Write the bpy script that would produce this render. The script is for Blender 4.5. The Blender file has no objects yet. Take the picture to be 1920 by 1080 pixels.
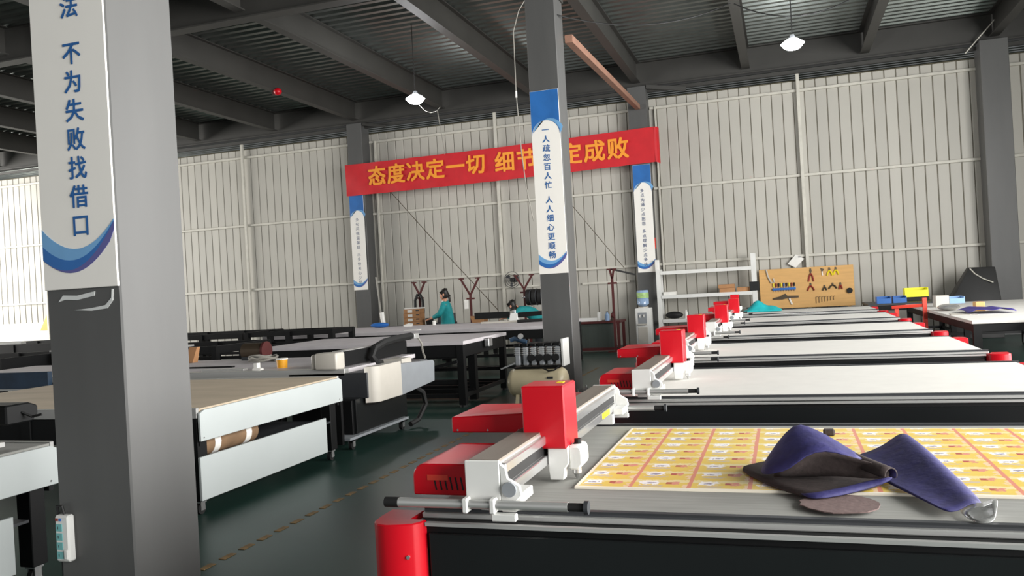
import bpy, bmesh, math, random
from mathutils import Vector, Matrix

SC = bpy.context.scene
COL = SC.collection
RND = random.Random(11)
PI = math.pi

# ------------------------------------------------------------------ camera
yaw, pitch, roll = math.radians(18.22), math.radians(0.056), math.radians(-3.2245)
fwd = Vector((-math.sin(yaw) * math.cos(pitch), math.cos(yaw) * math.cos(pitch), math.sin(pitch)))
rgt = Vector((math.cos(yaw), math.sin(yaw), 0))
upv = rgt.cross(fwd)
r2 = math.cos(roll) * rgt + math.sin(roll) * upv
u2 = -math.sin(roll) * rgt + math.cos(roll) * upv
cam_d = bpy.data.cameras.new('camera')
cam_d.sensor_width = 36.0
cam_d.lens = 36.0 * 1547.2 / 1920.0
cam_d.clip_start, cam_d.clip_end = 0.05, 200
cam = bpy.data.objects.new('camera', cam_d)
COL.objects.link(cam)
cam.matrix_world = Matrix(((r2.x, u2.x, -fwd.x, 0), (r2.y, u2.y, -fwd.y, 0), (r2.z, u2.z, -fwd.z, 1.5), (0, 0, 0, 1)))
SC.camera = cam

# ------------------------------------------------------------------ daylight, exposure
SC.view_settings.view_transform = 'Standard'
SC.view_settings.look = 'None'
SC.view_settings.gamma = 1.0
SC.view_settings.use_curve_mapping = False
SC.view_settings.exposure = 0.2
world = bpy.data.worlds.new('overcast_sky')
SC.world = world
world.use_nodes = True
bg = world.node_tree.nodes['Background']
bg.inputs['Color'].default_value = (0.97, 0.98, 1.0, 1)
bg.inputs['Strength'].default_value = 0.36


def area(name, loc, rot, sx, sy, power, col=(1, 1, 1)):
    d = bpy.data.lights.new(name, 'AREA')
    d.shape = 'RECTANGLE'
    d.size, d.size_y, d.energy, d.color = sx, sy, power, col
    o = bpy.data.objects.new(name, d)
    o.location, o.rotation_euler = loc, rot
    COL.objects.link(o)
    return o


# daylight coming in through the wide side doorways of the hall
area('doorway_daylight_east', (7.3, 4.3, 2.8), (0, PI / 2, 0), 4.8, 16.5, 3700, (1.0, 0.99, 0.97))
area('doorway_daylight_west', (-29.0, 12.5, 3.5), (0, -PI / 2, 0), 6.2, 14.0, 3600, (1.0, 0.97, 0.92))


# ------------------------------------------------------------------ materials
def lin(h):
    h = h.lstrip('#')
    c = [int(h[i:i + 2], 16) / 255 for i in (0, 2, 4)]
    return tuple(x / 12.92 if x <= 0.04045 else ((x + 0.055) / 1.055) ** 2.4 for x in c)


def mat(name, hexc, rough=0.55, metal=0.0, var=0.08, scale=6.0, bump=0.0, stretch=(1, 1, 1), rnd=0.0, emit=None, spec=0.5, coat=0.0):
    m = bpy.data.materials.new(name)
    m.use_nodes = True
    nt = m.node_tree
    b = nt.nodes['Principled BSDF']
    c = lin(hexc)
    tc = nt.nodes.new('ShaderNodeTexCoord')
    mp = nt.nodes.new('ShaderNodeMapping')
    mp.inputs['Scale'].default_value = stretch
    nt.links.new(tc.outputs['Object'], mp.inputs['Vector'])
    nz = nt.nodes.new('ShaderNodeTexNoise')
    nz.inputs['Scale'].default_value = scale
    nz.inputs['Detail'].default_value = 5
    nt.links.new(mp.outputs['Vector'], nz.inputs['Vector'])
    rp = nt.nodes.new('ShaderNodeValToRGB')
    rp.color_ramp.elements[0].position, rp.color_ramp.elements[1].position = 0.3, 0.7
    rp.color_ramp.elements[0].color = tuple(x * (1 - var) for x in c) + (1,)
    rp.color_ramp.elements[1].color = tuple(min(1, x * (1 + var)) for x in c) + (1,)
    nt.links.new(nz.outputs['Fac'], rp.inputs['Fac'])
    out = rp.outputs['Color']
    if rnd:
        oi = nt.nodes.new('ShaderNodeObjectInfo')
        mr = nt.nodes.new('ShaderNodeMapRange')
        mr.inputs['To Min'].default_value, mr.inputs['To Max'].default_value = 1 - rnd, 1 + rnd
        nt.links.new(oi.outputs['Random'], mr.inputs['Value'])
        hs = nt.nodes.new('ShaderNodeHueSaturation')
        nt.links.new(mr.outputs['Result'], hs.inputs['Value'])
        nt.links.new(out, hs.inputs['Color'])
        out = hs.outputs['Color']
    nt.links.new(out, b.inputs['Base Color'])
    b.inputs['Roughness'].default_value = rough
    b.inputs['Metallic'].default_value = metal
    b.inputs['Specular IOR Level'].default_value = spec
    b.inputs['Coat Weight'].default_value = coat
    if bump:
        bp = nt.nodes.new('ShaderNodeBump')
        bp.inputs['Strength'].default_value = bump
        bp.inputs['Distance'].default_value = 0.01
        nt.links.new(nz.outputs['Fac'], bp.inputs['Height'])
        nt.links.new(bp.outputs['Normal'], b.inputs['Normal'])
    if emit:
        b.inputs['Emission Color'].default_value = lin(emit[0]) + (1,)
        b.inputs['Emission Strength'].default_value = emit[1]
    return m


MT = dict(
    floor=mat('green_epoxy', '#1f3a33', 0.38, 0, 0.22, 0.9, 0.05),
    dash=mat('worn_yellow_paint', '#7a6038', 0.7, 0, 0.35, 14),
    panel=mat('cream_steel_panel', '#b4b1a8', 0.5, 0, 0.05, 1.2, 0, (1, 1, 0.15), 0.05),
    seam=mat('panel_seam', '#55503f', 0.8),
    girt=mat('galvanised_girt', '#c6c3b8', 0.5, 0.0),
    deck=mat('galvanised_deck', '#757a76', 0.38, 0.8, 0.15, 2.0),
    beam=mat('grey_beam_paint', '#373633', 0.6, 0, 0.12, 1.5),
    column=mat('grey_column_paint', '#525251', 0.5, 0, 0.10, 2.2, 0.02, (1.5, 1.5, 0.25)),
    glue=mat('dried_glue', '#c9cbc9', 0.5),
    poster=mat('poster_white', '#ece9e2', 0.45, 0, 0.01),
    ink=mat('blue_ink', '#215f9f', 0.5, 0, 0.05),
    inkdark=mat('dark_ink', '#4d5a7a', 0.5, 0, 0.05),
    pblue=mat('poster_blue', '#2a68ad', 0.45, 0, 0.15, 3),
    pblue2=mat('poster_sky_blue', '#6fa3d0', 0.45, 0, 0.15, 3),
    violet=mat('poster_violet', '#5b5b96', 0.45, 0, 0.1, 3),
    banner=mat('red_banner_cloth', '#c31a24', 0.6, 0, 0.08, 4, 0.05),
    gold=mat('gold_lettering', '#f29a2e', 0.5, 0, 0.03),
    red=mat('red_gloss_paint', '#c4041a', 0.4, 0, 0.04, 3, 0, (1, 1, 1), 0, None, 0.4, 0.1),
    redmatte=mat('oxide_red_paint', '#4c1c1b', 0.55, 0, 0.12),
    orange=mat('orange_red_paint', '#d8412f', 0.45, 0, 0.08),
    alu=mat('aluminium', '#c9c9c6', 0.32, 0.55, 0.06, 30, 0, (0.05, 1, 1)),
    steel=mat('bright_steel', '#c8c8c8', 0.22, 0.8, 0.05),
    taupe=mat('beam_top_cover', '#7f766c', 0.5, 0.2, 0.1, 40, 0, (1, 0.05, 1)),
    white=mat('white_powder_coat', '#dcdcd8', 0.4, 0, 0.03),
    offwhite=mat('off_white_cover', '#bfbab0', 0.4, 0, 0.03),
    black=mat('black_powder_coat', '#0b0c0d', 0.55, 0, 0.15, 5, 0, (1, 1, 1), 0, None, 0.3),
    blackp=mat('black_gloss_panel', '#17191a', 0.28, 0, 0.12, 2),
    rubber=mat('black_rubber', '#111111', 0.7, 0, 0.1),
    dgrey=mat('dark_grey_paint', '#35373a', 0.5, 0, 0.08),
    grey=mat('mid_grey_paint', '#8b8f93', 0.45, 0, 0.05),
    feltg=mat('grey_felt_bed', '#8f8f8a', 0.85, 0, 0.10, 60, 0.1, (0.08, 1, 1)),
    feltw=mat('white_felt_bed', '#d3d1cb', 0.8, 0, 0.03, 8, 0.03),
    felttan=mat('tan_felt_bed', '#b3a48e', 0.85, 0, 0.10, 5, 0.05, (0.3, 1, 1)),
    tablegrey=mat('grey_honeycomb_bed', '#c2bdbf', 0.6, 0, 0.07, 5),
    panelwhite=mat('pale_machine_panel', '#b6bcbb', 0.42, 0, 0.03, 2),
    navy=mat('navy_paint', '#24384c', 0.5, 0, 0.25, 6),
    sticker=mat('yellow_sticker', '#f2dc12', 0.45, 0, 0.03),
    leather=mat('blue_leather', '#2b285f', 0.72, 0, 0.2, 25, 0.35),
    leatherback=mat('brown_suede', '#3a302e', 0.9, 0, 0.2, 50, 0.2),
    suede=mat('taupe_suede', '#6d5a57', 0.9, 0, 0.12, 50, 0.15),
    foil=mat('silver_foil', '#c4c4c2', 0.25, 0.7, 0.1, 20, 0.2),
    teal=mat('teal_cloth', '#14a8ad', 0.8, 0, 0.12, 10, 0.15),
    jacket=mat('teal_work_jacket', '#0f8285', 0.8, 0, 0.12, 12, 0.1),
    trouser=mat('dark_trousers', '#23262c', 0.85, 0, 0.1),
    skin=mat('skin', '#c48a6e', 0.55, 0, 0.05),
    hair=mat('black_hair', '#15110f', 0.5, 0, 0.2, 40, 0.2, (1, 1, 0.1)),
    cardboard=mat('cardboard', '#ab7d55', 0.85, 0, 0.1, 6),
    wood=mat('plywood', '#d3a566', 0.65, 0, 0.08, 6, 0.03, (0.4, 1, 3)),
    tank=mat('cream_tank_paint', '#c9bd9d', 0.35, 0, 0.05),
    water=mat('blue_water_bottle', '#8fa8c8', 0.12, 0, 0.08),
    label=mat('green_bottle_label', '#9fc27a', 0.5, 0, 0.25, 20),
    tape=mat('white_tape', '#e6e4de', 0.5),
    bin=mat('blue_plastic_bin', '#2c69b4', 0.4, 0, 0.08),
    binlight=mat('pale_blue_plastic', '#8fb4de', 0.4, 0, 0.08),
    yellow=mat('yellow_plastic', '#f3ee10', 0.4, 0, 0.05),
    amber=mat('amber_label', '#e8a21a', 0.5, 0, 0.08),
    purple=mat('purple_leather', '#3d3484', 0.55, 0, 0.15, 20, 0.1),
    tarp=mat('black_tarpaulin', '#262626', 0.6, 0, 0.1, 5),
    curtain=mat('dark_green_sheet', '#39403b', 0.7, 0, 0.12, 3, 0, (6, 1, 0.4)),
    cable=mat('grey_cable', '#8b8880', 0.6),
    cableblack=mat('black_cable', '#141414', 0.6),
    brace=mat('pinkish_timber', '#8f6a58', 0.7, 0, 0.15, 8),
    brown=mat('kraft_roll', '#7c6248', 0.8, 0, 0.2, 8),
    socket=mat('turquoise_socket', '#6fb0b0', 0.5),
    glow=mat('lamp_glow', '#ffffff', 0.5, 0, 0, 5, 0, (1, 1, 1), 0, ('#fdfdff', 42.0)),
    warn=mat('warning_yellow', '#f0a21e', 0.5),
    toolyellow=mat('yellow_tool_grip', '#e7d21c', 0.45),
    toolred=mat('red_tool_grip', '#8c2a1c', 0.5),
    gunmetal=mat('gunmetal', '#5a4e40', 0.4, 0.6),
)


def print_material():
    """printed carton sheet: yellow ground, red columns, white badges, small red blocks"""
    m = bpy.data.materials.new('printed_carton_sheet')
    m.use_nodes = True
    nt = m.node_tree
    b = nt.nodes['Principled BSDF']
    tc = nt.nodes.new('ShaderNodeTexCoord')
    sp = nt.nodes.new('ShaderNodeSeparateXYZ')
    nt.links.new(tc.outputs['Object'], sp.inputs[0])

    def mth(op, a, c=None, d=None):
        n = nt.nodes.new('ShaderNodeMath')
        n.operation = op
        for i, v in enumerate((a, c, d)):
            if v is None:
                continue
            if isinstance(v, (int, float)):
                n.inputs[i].default_value = v
            else:
                nt.links.new(v, n.inputs[i])
        return n.outputs[0]

    def inside(v, lo, hi):
        return mth('MULTIPLY', mth('GREATER_THAN', v, lo), mth('LESS_THAN', v, hi))

    def rect(u, v, a, c, d, e):
        return mth('MULTIPLY', inside(u, a, c), inside(v, d, e))
    px, py = 0.19, 0.128
    u = mth('FRACT', mth('DIVIDE', sp.outputs[0], px))
    v = mth('FRACT', mth('DIVIDE', sp.outputs[1], py))
    nz = nt.nodes.new('ShaderNodeTexNoise')
    nz.inputs['Scale'].default_value = 70
    nt.links.new(tc.outputs['Object'], nz.inputs['Vector'])
    wob = mth('MULTIPLY', mth('SUBTRACT', nz.outputs['Fac'], 0.5), 0.28)
    uw, vw = mth('ADD', u, wob), mth('ADD', v, wob)
    col = None

    def over(base, hexc, mask):
        mx = nt.nodes.new('ShaderNodeMix')
        mx.data_type = 'RGBA'
        nt.links.new(mask, mx.inputs[0])
        if isinstance(base, str):
            mx.inputs[6].default_value = lin(base) + (1,)
        else:
            nt.links.new(base, mx.inputs[6])
        mx.inputs[7].default_value = lin(hexc) + (1,)
        return mx.outputs[2]
    col = over('#e2c45c', '#e6d59c', inside(vw, 0.62, 0.9))
    col = over(col, '#e9c9a4', rect(uw, vw, 0.86, 1.2, 0.0, 0.45))
    col = over(col, '#c9b9a2', rect(uw, vw, 0.12, 0.5, 0.18, 0.3))
    col = over(col, '#f1eff0', rect(uw, vw, 0.12, 0.42, 0.4, 0.78))
    col = over(col, '#9b94a6', rect(uw, vw, 0.2, 0.34, 0.5, 0.62))
    col = over(col, '#b4574a', rect(u, v, 0.55, 0.66, 0.45, 0.66))
    col = over(col, '#d98f7c', rect(uw, vw, 0.66, 0.78, 0.4, 0.7))
    col = over(col, '#d88a74', mth('GREATER_THAN', mth('ADD', u, mth('MULTIPLY', wob, 0.25)), 0.93))
    # white unprinted margin
    inn = mth('MULTIPLY', inside(sp.outputs[1], 0.012, 1.082), inside(sp.outputs[0], 0.012, 2.1))
    mx = nt.nodes.new('ShaderNodeMix')
    mx.data_type = 'RGBA'
    nt.links.new(inn, mx.inputs[0])
    mx.inputs[6].default_value = lin('#efe6d4') + (1,)
    nt.links.new(col, mx.inputs[7])
    nt.links.new(mx.outputs[2], b.inputs['Base Color'])
    b.inputs['Roughness'].default_value = 0.5
    return m


MT['print'] = print_material()


# ------------------------------------------------------------------ mesh helpers
class MB:
    def __init__(self):
        self.v, self.f = [], []

    def add(self, vs, fs):
        n = len(self.v)
        self.v += [tuple(p) for p in vs]
        self.f += [tuple(i + n for i in q) for q in fs]
        return self

    def box(self, x0, x1, y0, y1, z0, z1):
        return self.add([(x0, y0, z0), (x1, y0, z0), (x1, y1, z0), (x0, y1, z0), (x0, y0, z1), (x1, y0, z1), (x1, y1, z1), (x0, y1, z1)],
                        [(0, 3, 2, 1), (4, 5, 6, 7), (0, 1, 5, 4), (1, 2, 6, 5), (2, 3, 7, 6), (3, 0, 4, 7)])

    def frame_of(self, p0, p1):
        d = (Vector(p1) - Vector(p0)).normalized()
        a = Vector((0, 0, 1)) if abs(d.z) < 0.95 else Vector((0, 1, 0))
        s = d.cross(a).normalized()
        return d, s, s.cross(d)

    def bar(self, p0, p1, w, h):
        d, s, u = self.frame_of(p0, p1)
        p0, p1 = Vector(p0), Vector(p1)
        vs = []
        for p in (p0, p1):
            for a, b in ((-1, -1), (1, -1), (1, 1), (-1, 1)):
                vs.append(p + s * a * w / 2 + u * b * h / 2)
        return self.add(vs, [(0, 1, 2, 3), (7, 6, 5, 4), (0, 4, 5, 1), (1, 5, 6, 2), (2, 6, 7, 3), (3, 7, 4, 0)])

    def cyl(self, p0, p1, r0, r1=None, n=12):
        r1 = r0 if r1 is None else r1
        d, s, u = self.frame_of(p0, p1)
        vs = []
        for p, r in ((Vector(p0), r0), (Vector(p1), r1)):
            for k in range(n):
                t = 2 * PI * k / n
                vs.append(p + (s * math.cos(t) + u * math.sin(t)) * r)
        fs = [(k, (k + 1) % n, n + (k + 1) % n, n + k) for k in range(n)]
        fs += [tuple(range(n))[::-1], tuple(range(n, 2 * n))]
        return self.add(vs, fs)

    def tube(self, pts, r, n=6):
        pts = [Vector(p) for p in pts]
        vs = []
        prev = None
        for i, p in enumerate(pts):
            d = (pts[min(i + 1, len(pts) - 1)] - pts[max(i - 1, 0)]).normalized()
            a = prev if prev is not None else (Vector((0, 0, 1)) if abs(d.z) < 0.9 else Vector((0, 1, 0)))
            s = d.cross(a).normalized()
            u = s.cross(d)
            prev = u
            for k in range(n):
                t = 2 * PI * k / n
                vs.append(p + (s * math.cos(t) + u * math.sin(t)) * r)
        fs = []
        for i in range(len(pts) - 1):
            for k in range(n):
                fs.append((i * n + k, i * n + (k + 1) % n, (i + 1) * n + (k + 1) % n, (i + 1) * n + k))
        m = (len(pts) - 1) * n
        fs += [tuple(range(n))[::-1], tuple(range(m, m + n))]
        return self.add(vs, fs)

    def prism(self, poly, axis, a, b):
        def P(p, t):
            return {'x': (t, p[0], p[1]), 'y': (p[0], t, p[1]), 'z': (p[0], p[1], t)}[axis]
        n = len(poly)
        vs = [P(p, a) for p in poly] + [P(p, b) for p in poly]
        fs = [tuple(range(n)), tuple(range(n, 2 * n))[::-1]] + [(k, (k + 1) % n, n + (k + 1) % n, n + k) for k in range(n)]
        return self.add(vs, fs)

    def lathe(self, prof, c, n=16):
        vs = []
        for r, z in prof:
            for k in range(n):
                t = 2 * PI * k / n
                vs.append((c[0] + r * math.cos(t), c[1] + r * math.sin(t), c[2] + z))
        fs = []
        for i in range(len(prof) - 1):
            for k in range(n):
                fs.append((i * n + k, i * n + (k + 1) % n, (i + 1) * n + (k + 1) % n, (i + 1) * n + k))
        m = (len(prof) - 1) * n
        fs += [tuple(range(n))[::-1], tuple(range(m, m + n))]
        return self.add(vs, fs)

    def ball(self, c, rx, ry=None, rz=None, nu=12, nv=8):
        ry = rx if ry is None else ry
        rz = rx if rz is None else rz
        vs = [(c[0], c[1], c[2] - rz)]
        for i in range(1, nv):
            ph = -PI / 2 + PI * i / nv
            for k in range(nu):
                t = 2 * PI * k / nu
                vs.append((c[0] + rx * math.cos(ph) * math.cos(t), c[1] + ry * math.cos(ph) * math.sin(t), c[2] + rz * math.sin(ph)))
        vs.append((c[0], c[1], c[2] + rz))
        fs = [(0, 1 + (k + 1) % nu, 1 + k) for k in range(nu)]
        for i in range(nv - 2):
            for k in range(nu):
                a = 1 + i * nu
                fs.append((a + k, a + (k + 1) % nu, a + nu + (k + 1) % nu, a + nu + k))
        a = 1 + (nv - 2) * nu
        fs += [(a + k, a + (k + 1) % nu, len(vs) - 1) for k in range(nu)]
        return self.add(vs, fs)

    def sheet(self, rows, th=0.0):
        """a surface through a grid of points, given thickness th downwards (or towards +y when rows stand up)"""
        nu = len(rows[0])
        vs = [p for r in rows for p in r]
        fs = [(i * nu + k, i * nu + k + 1, (i + 1) * nu + k + 1, (i + 1) * nu + k) for i in range(len(rows) - 1) for k in range(nu - 1)]
        return self.add(vs, fs)

    def mesh(self, name, bev=0.0, smooth=False, shift=None, seg=1):
        me = bpy.data.meshes.new(name)
        vs = self.v if shift is None else [(p[0] - shift[0], p[1] - shift[1], p[2] - shift[2]) for p in self.v]
        me.from_pydata(vs, [], self.f)
        bm = bmesh.new()
        bm.from_mesh(me)
        bmesh.ops.recalc_face_normals(bm, faces=bm.faces)
        if bev:
            es = [e for e in bm.edges if len(e.link_faces) == 2 and e.calc_face_angle(0) > 0.5]
            bmesh.ops.bevel(bm, geom=es, offset=bev, segments=seg, affect='EDGES', profile=0.5, clamp_overlap=True)
        bm.to_mesh(me)
        bm.free()
        if smooth or bev:
            for p in me.polygons:
                p.use_smooth = True
            me.set_sharp_from_angle(angle=math.radians(40 if smooth else 30))
        return me


SHIFT = {}


def tag(o, label=None, cat=None, group=None, kind=None):
    for k, v in (('label', label), ('category', cat), ('group', group), ('kind', kind)):
        if v:
            o[k] = v
    return o


def thing(name, label, cat, loc, group=None, local=False, rz=0.0):
    o = bpy.data.objects.new(name, None)
    o.empty_display_size = 0.1
    COL.objects.link(o)
    o.location = loc
    o.rotation_euler = (0, 0, rz)
    if not local:
        SHIFT[o.name] = tuple(loc)
    return tag(o, label, cat, group)


def link(name, me, m, parent=None):
    o = bpy.data.objects.new(name, me)
    COL.objects.link(o)
    if m is not None:
        me.materials.clear()
        me.materials.append(MT[m] if isinstance(m, str) else m)
    if parent is not None:
        o.parent = parent
    return o


def part(parent, name, mb, m, bev=0.0, smooth=False, label=None, seg=1):
    sh = SHIFT.get(parent.name)
    o = link(name, mb.mesh(name, bev, smooth, sh, seg), m, parent)
    if sh:
        SHIFT[o.name] = sh
    if label:
        o['label'] = label
    return o


def single(name, label, cat, mb, m, loc, bev=0.0, smooth=False, group=None, seg=1):
    """a thing that is one mesh, its origin at loc"""
    o = link(name, mb.mesh(name, bev, smooth, loc, seg), m)
    o.location = loc
    return tag(o, label, cat, group)


def arc(cx, cy, r, a0, a1, n, ry=None):
    ry = r if ry is None else ry
    return [(cx + r * math.cos(math.radians(a0 + (a1 - a0) * k / n)), cy + ry * math.sin(math.radians(a0 + (a1 - a0) * k / n))) for k in range(n + 1)]


GLY = {}


def glyph(ch, bold):
    key = (ch, bold)
    if key not in GLY:
        cu = bpy.data.curves.new('glyph', 'FONT')
        cu.body, cu.size, cu.offset, cu.resolution_u = ch, 1.0, bold, 2
        o = bpy.data.objects.new('glyph', cu)
        COL.objects.link(o)
        dg = bpy.context.evaluated_depsgraph_get()
        me = bpy.data.meshes.new_from_object(o.evaluated_get(dg))
        GLY[key] = ([(v.co.x, v.co.y) for v in me.vertices], [tuple(p.vertices) for p in me.polygons])
        bpy.data.objects.remove(o)
        bpy.data.curves.remove(cu)
        bpy.data.meshes.remove(me)
    return GLY[key]


def write(mb, ch, x, y, z, w, h, bold=0.0, dz=0.0):
    """one character standing in the xz plane at depth y, its cell's lower left corner at x, z"""
    vs, fs = glyph(ch, 0.0)
    b = bold
    for q, (ox, oz) in enumerate(((0, 0),) if not b else ((-b, -b), (b, -b), (b, b), (-b, b))):
        mb.add([(x + (p[0] + ox) * w, y - 0.0005 * q, z + (p[1] + 0.12 + oz) * h + dz * p[0]) for p in vs], fs)


# ------------------------------------------------------------------ the hall
XR, CW = -3.027, 0.427           # column row and column width
YB = (3.17, 11.33, 19.48)        # column rows in depth
BAY = 7.42
XW0, XW1 = -25.3, 6.90

fl = link('floor', MB().box(-36, 11.0, -6, 24, -0.12, 0).mesh('floor'), 'floor')
tag(fl, 'dark green painted workshop floor', None, None, 'structure')
dash = MB().box(-0.022, 0.022, -0.055, 0.055, 0.0005, 0.003).mesh('line_dash')
y = 1.9
while y < 14.5:
    o = link('line_dash', dash, 'dash', fl)
    o.location = (-3.235, y, 0)
    y += 0.185

wb = link('wall_back', MB().box(XW0, XW1, 19.722, 19.80, 0, 5.83).mesh('wall_back'), 'seam')
tag(wb, 'cream ribbed steel sheet wall at the end of the hall', None, None, 'structure')
PW = 0.236
wp = MB().prism([(0.004, 0.022), (0.016, 0.0), (PW - 0.016, 0.0), (PW - 0.004, 0.022)], 'z', 0, 5.80).mesh('wall_panel')
x = XW0
while x < XW1 - PW:
    o = link('wall_panel', wp, 'panel', wb)
    o.location = (x, 19.70, 0.0)
    x += PW
bays = [(-25.3, -18.1), (-17.64, -10.68), (-10.22, -3.26), (-2.8, 4.08), (4.62, 6.85)]
for a, b in bays:
    for z in (1.88, 3.68, 5.58):
        part(wb, 'girt', MB().box(a, b, 19.63, 19.695, z - 0.03, z + 0.03), 'girt', 0.006)
part(wb, 'girt', MB().box(-7.35, -5.75, 19.64, 19.695, 1.52, 1.56), 'girt')
part(wb, 'girt', MB().box(-4.66, -3.50, 19.64, 19.695, 1.50, 1.55), 'girt')
for x in (-21.45, -14.15, -6.66, 0.53):
    part(wb, 'wall_post', MB().box(x - 0.035, x + 0.035, 19.56, 19.63, 0, 5.95), 'girt', 0.006)
for x in (-10.05, -2.66):
    part(wb, 'wall_post', MB().box(x - 0.02, x + 0.02, 19.6, 19.66, 0, 5.6), 'girt')
part(wb, 'base_band', MB().box(-25.3, -20.9, 19.66, 19.69, 0, 1.28), 'tape', 0, False, 'white plastered base of the wall')

wr = link('wall_right', MB().box(6.90, 7.0, -6, 19.8, 5.3, 6.65).mesh('wall_right'), 'panel')
tag(wr, 'ribbed steel side wall above the wide doorway', None, None, 'structure')
part(wr, 'door_jamb', MB().box(6.90, 7.0, 13.0, 19.7, 0, 5.3), 'panel')

# ceiling: ribbed deck sheets on joists and girders
ce = thing('ceiling', 'ribbed metal deck ceiling on dark steel beams', None, (0, 0, 0), None, True)
ce['kind'] = 'structure'
prof = []
for k in range(5):
    b = k * 0.25
    prof += [(b, 6.65), (b + 0.10, 6.65), (b + 0.135, 6.715), (b + 0.215, 6.715)]
prof.append((1.25, 6.65))
BX = BAY / 3
dk = MB().sheet([[(0, p[0], p[1]) for p in prof], [(2 * BX, p[0], p[1]) for p in prof]]).mesh('deck_sheet')
jx = [XR + BX * k for k in range(-9, 5)]
for i in range(9):
    for j in range(2, 24):
        o = link('deck_sheet', dk, 'deck', ce)
        o.location = (XR + BX * (2 * i - 14), -6 + 1.25 * j, 0.0)


def ibeam(z0, z1, fw, tw, tf):
    return [(-fw / 2, z0), (fw / 2, z0), (fw / 2, z0 + tf), (tw / 2, z0 + tf), (tw / 2, z1 - tf), (fw / 2, z1 - tf), (fw / 2, z1), (-fw / 2, z1), (-fw / 2, z1 - tf), (-tw / 2, z1 - tf), (-tw / 2, z0 + tf), (-fw / 2, z0 + tf)]


jm = {}
for a, b in ((-6, 3.04), (3.3, 11.2), (11.46, 19.38)):
    me = MB().prism(ibeam(6.15, 6.648, 0.18, 0.02, 0.022), 'y', a, b).mesh('joist')
    for x in jx:
        o = link('joist', me, 'beam', ce)
        o.location = (x, 0, 0)
for yb in YB:
    part(ce, 'girder', MB().prism([(p[0] + yb, p[1]) for p in ibeam(6.05, 6.648, 0.24, 0.03, 0.025)], 'x', XW0, 6.9), 'beam')
part(ce, 'eaves_rail', MB().box(XW0, 6.9, 19.45, 19.53, 5.93, 6.0), 'beam')
part(ce, 'cross_brace', MB().bar((-2.75, 11.6, 5.05), (-3.0, 19.2, 5.55), 0.11, 0.11), 'brace')
part(ce, 'cross_brace', MB().bar((3.83, 19.3, 5.85), (4.56, 19.25, 6.64), 0.02, 0.02), 'girt')
part(ce, 'knee_brace', MB().bar((-2.8, 19.3, 6.02), (-1.9, 19.42, 5.88), 0.07, 0.09), 'beam')
part(ce, 'knee_brace', MB().bar((-10.2, 19.3, 6.0), (-9.6, 19.42, 5.9), 0.06, 0.06), 'beam')

# ------------------------------------------------------------------ columns
def column(x, y, w, label, gussets=True):
    t = thing('steel_column', label, 'column', (x, y, 0), 'steel columns of the hall')
    h = w / 2
    part(t, 'shaft', MB().box(x - h, x + h, y - h, y + h, 0.02, 6.05), 'column', 0.008)
    part(t, 'base_plate', MB().box(x - h - 0.06, x + h + 0.06, y - h - 0.06, y + h + 0.06, 0, 0.025), 'column')
    for sx in (-1, 1):
        for sy in (-1, 1):
            part(t, 'anchor_bolt', MB().cyl((x + sx * (h + 0.035), y + sy * (h + 0.035), 0.02), (x + sx * (h + 0.035), y + sy * (h + 0.035), 0.06), 0.012, n=6), 'steel')
    if gussets:
        part(t, 'head_plate', MB().box(x - h - 0.02, x + h + 0.02, y - h - 0.02, y + h + 0.02, 5.55, 5.60), 'beam')
    return t


c1 = column(XR, YB[0], CW, 'big grey steel column nearest the camera, carrying a power strip', False)
part(c1, 'glue_smear', MB().prism([(-3.17, 1.555), (-3.13, 1.565), (-3.06, 1.56), (-2.96, 1.575), (-2.955, 1.595), (-3.06, 1.58), (-3.14, 1.585)], 'y', 2.953, 2.957), 'glue')
part(c1, 'glue_smear', MB().prism([(-3.08, 1.515), (-2.98, 1.52), (-2.90, 1.53), (-2.865, 1.56), (-2.86, 1.60), (-2.852, 1.60), (-2.856, 1.55), (-2.89, 1.515), (-2.98, 1.508)], 'y', 2.953, 2.957), 'glue')
c2 = column(XR, YB[1], CW, 'grey steel column in mid hall beside the air compressor')
c3 = column(XR, YB[2], CW, 'grey steel column at the end wall between water dispenser and white rack', False)
c4 = column(XR - BAY, YB[2], CW, 'grey steel column at the end wall under the banner end by the black frames', False)
c5 = column(4.33, 19.42, 0.52, 'dark steel column at the end wall behind the black tarpaulin', False)

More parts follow.
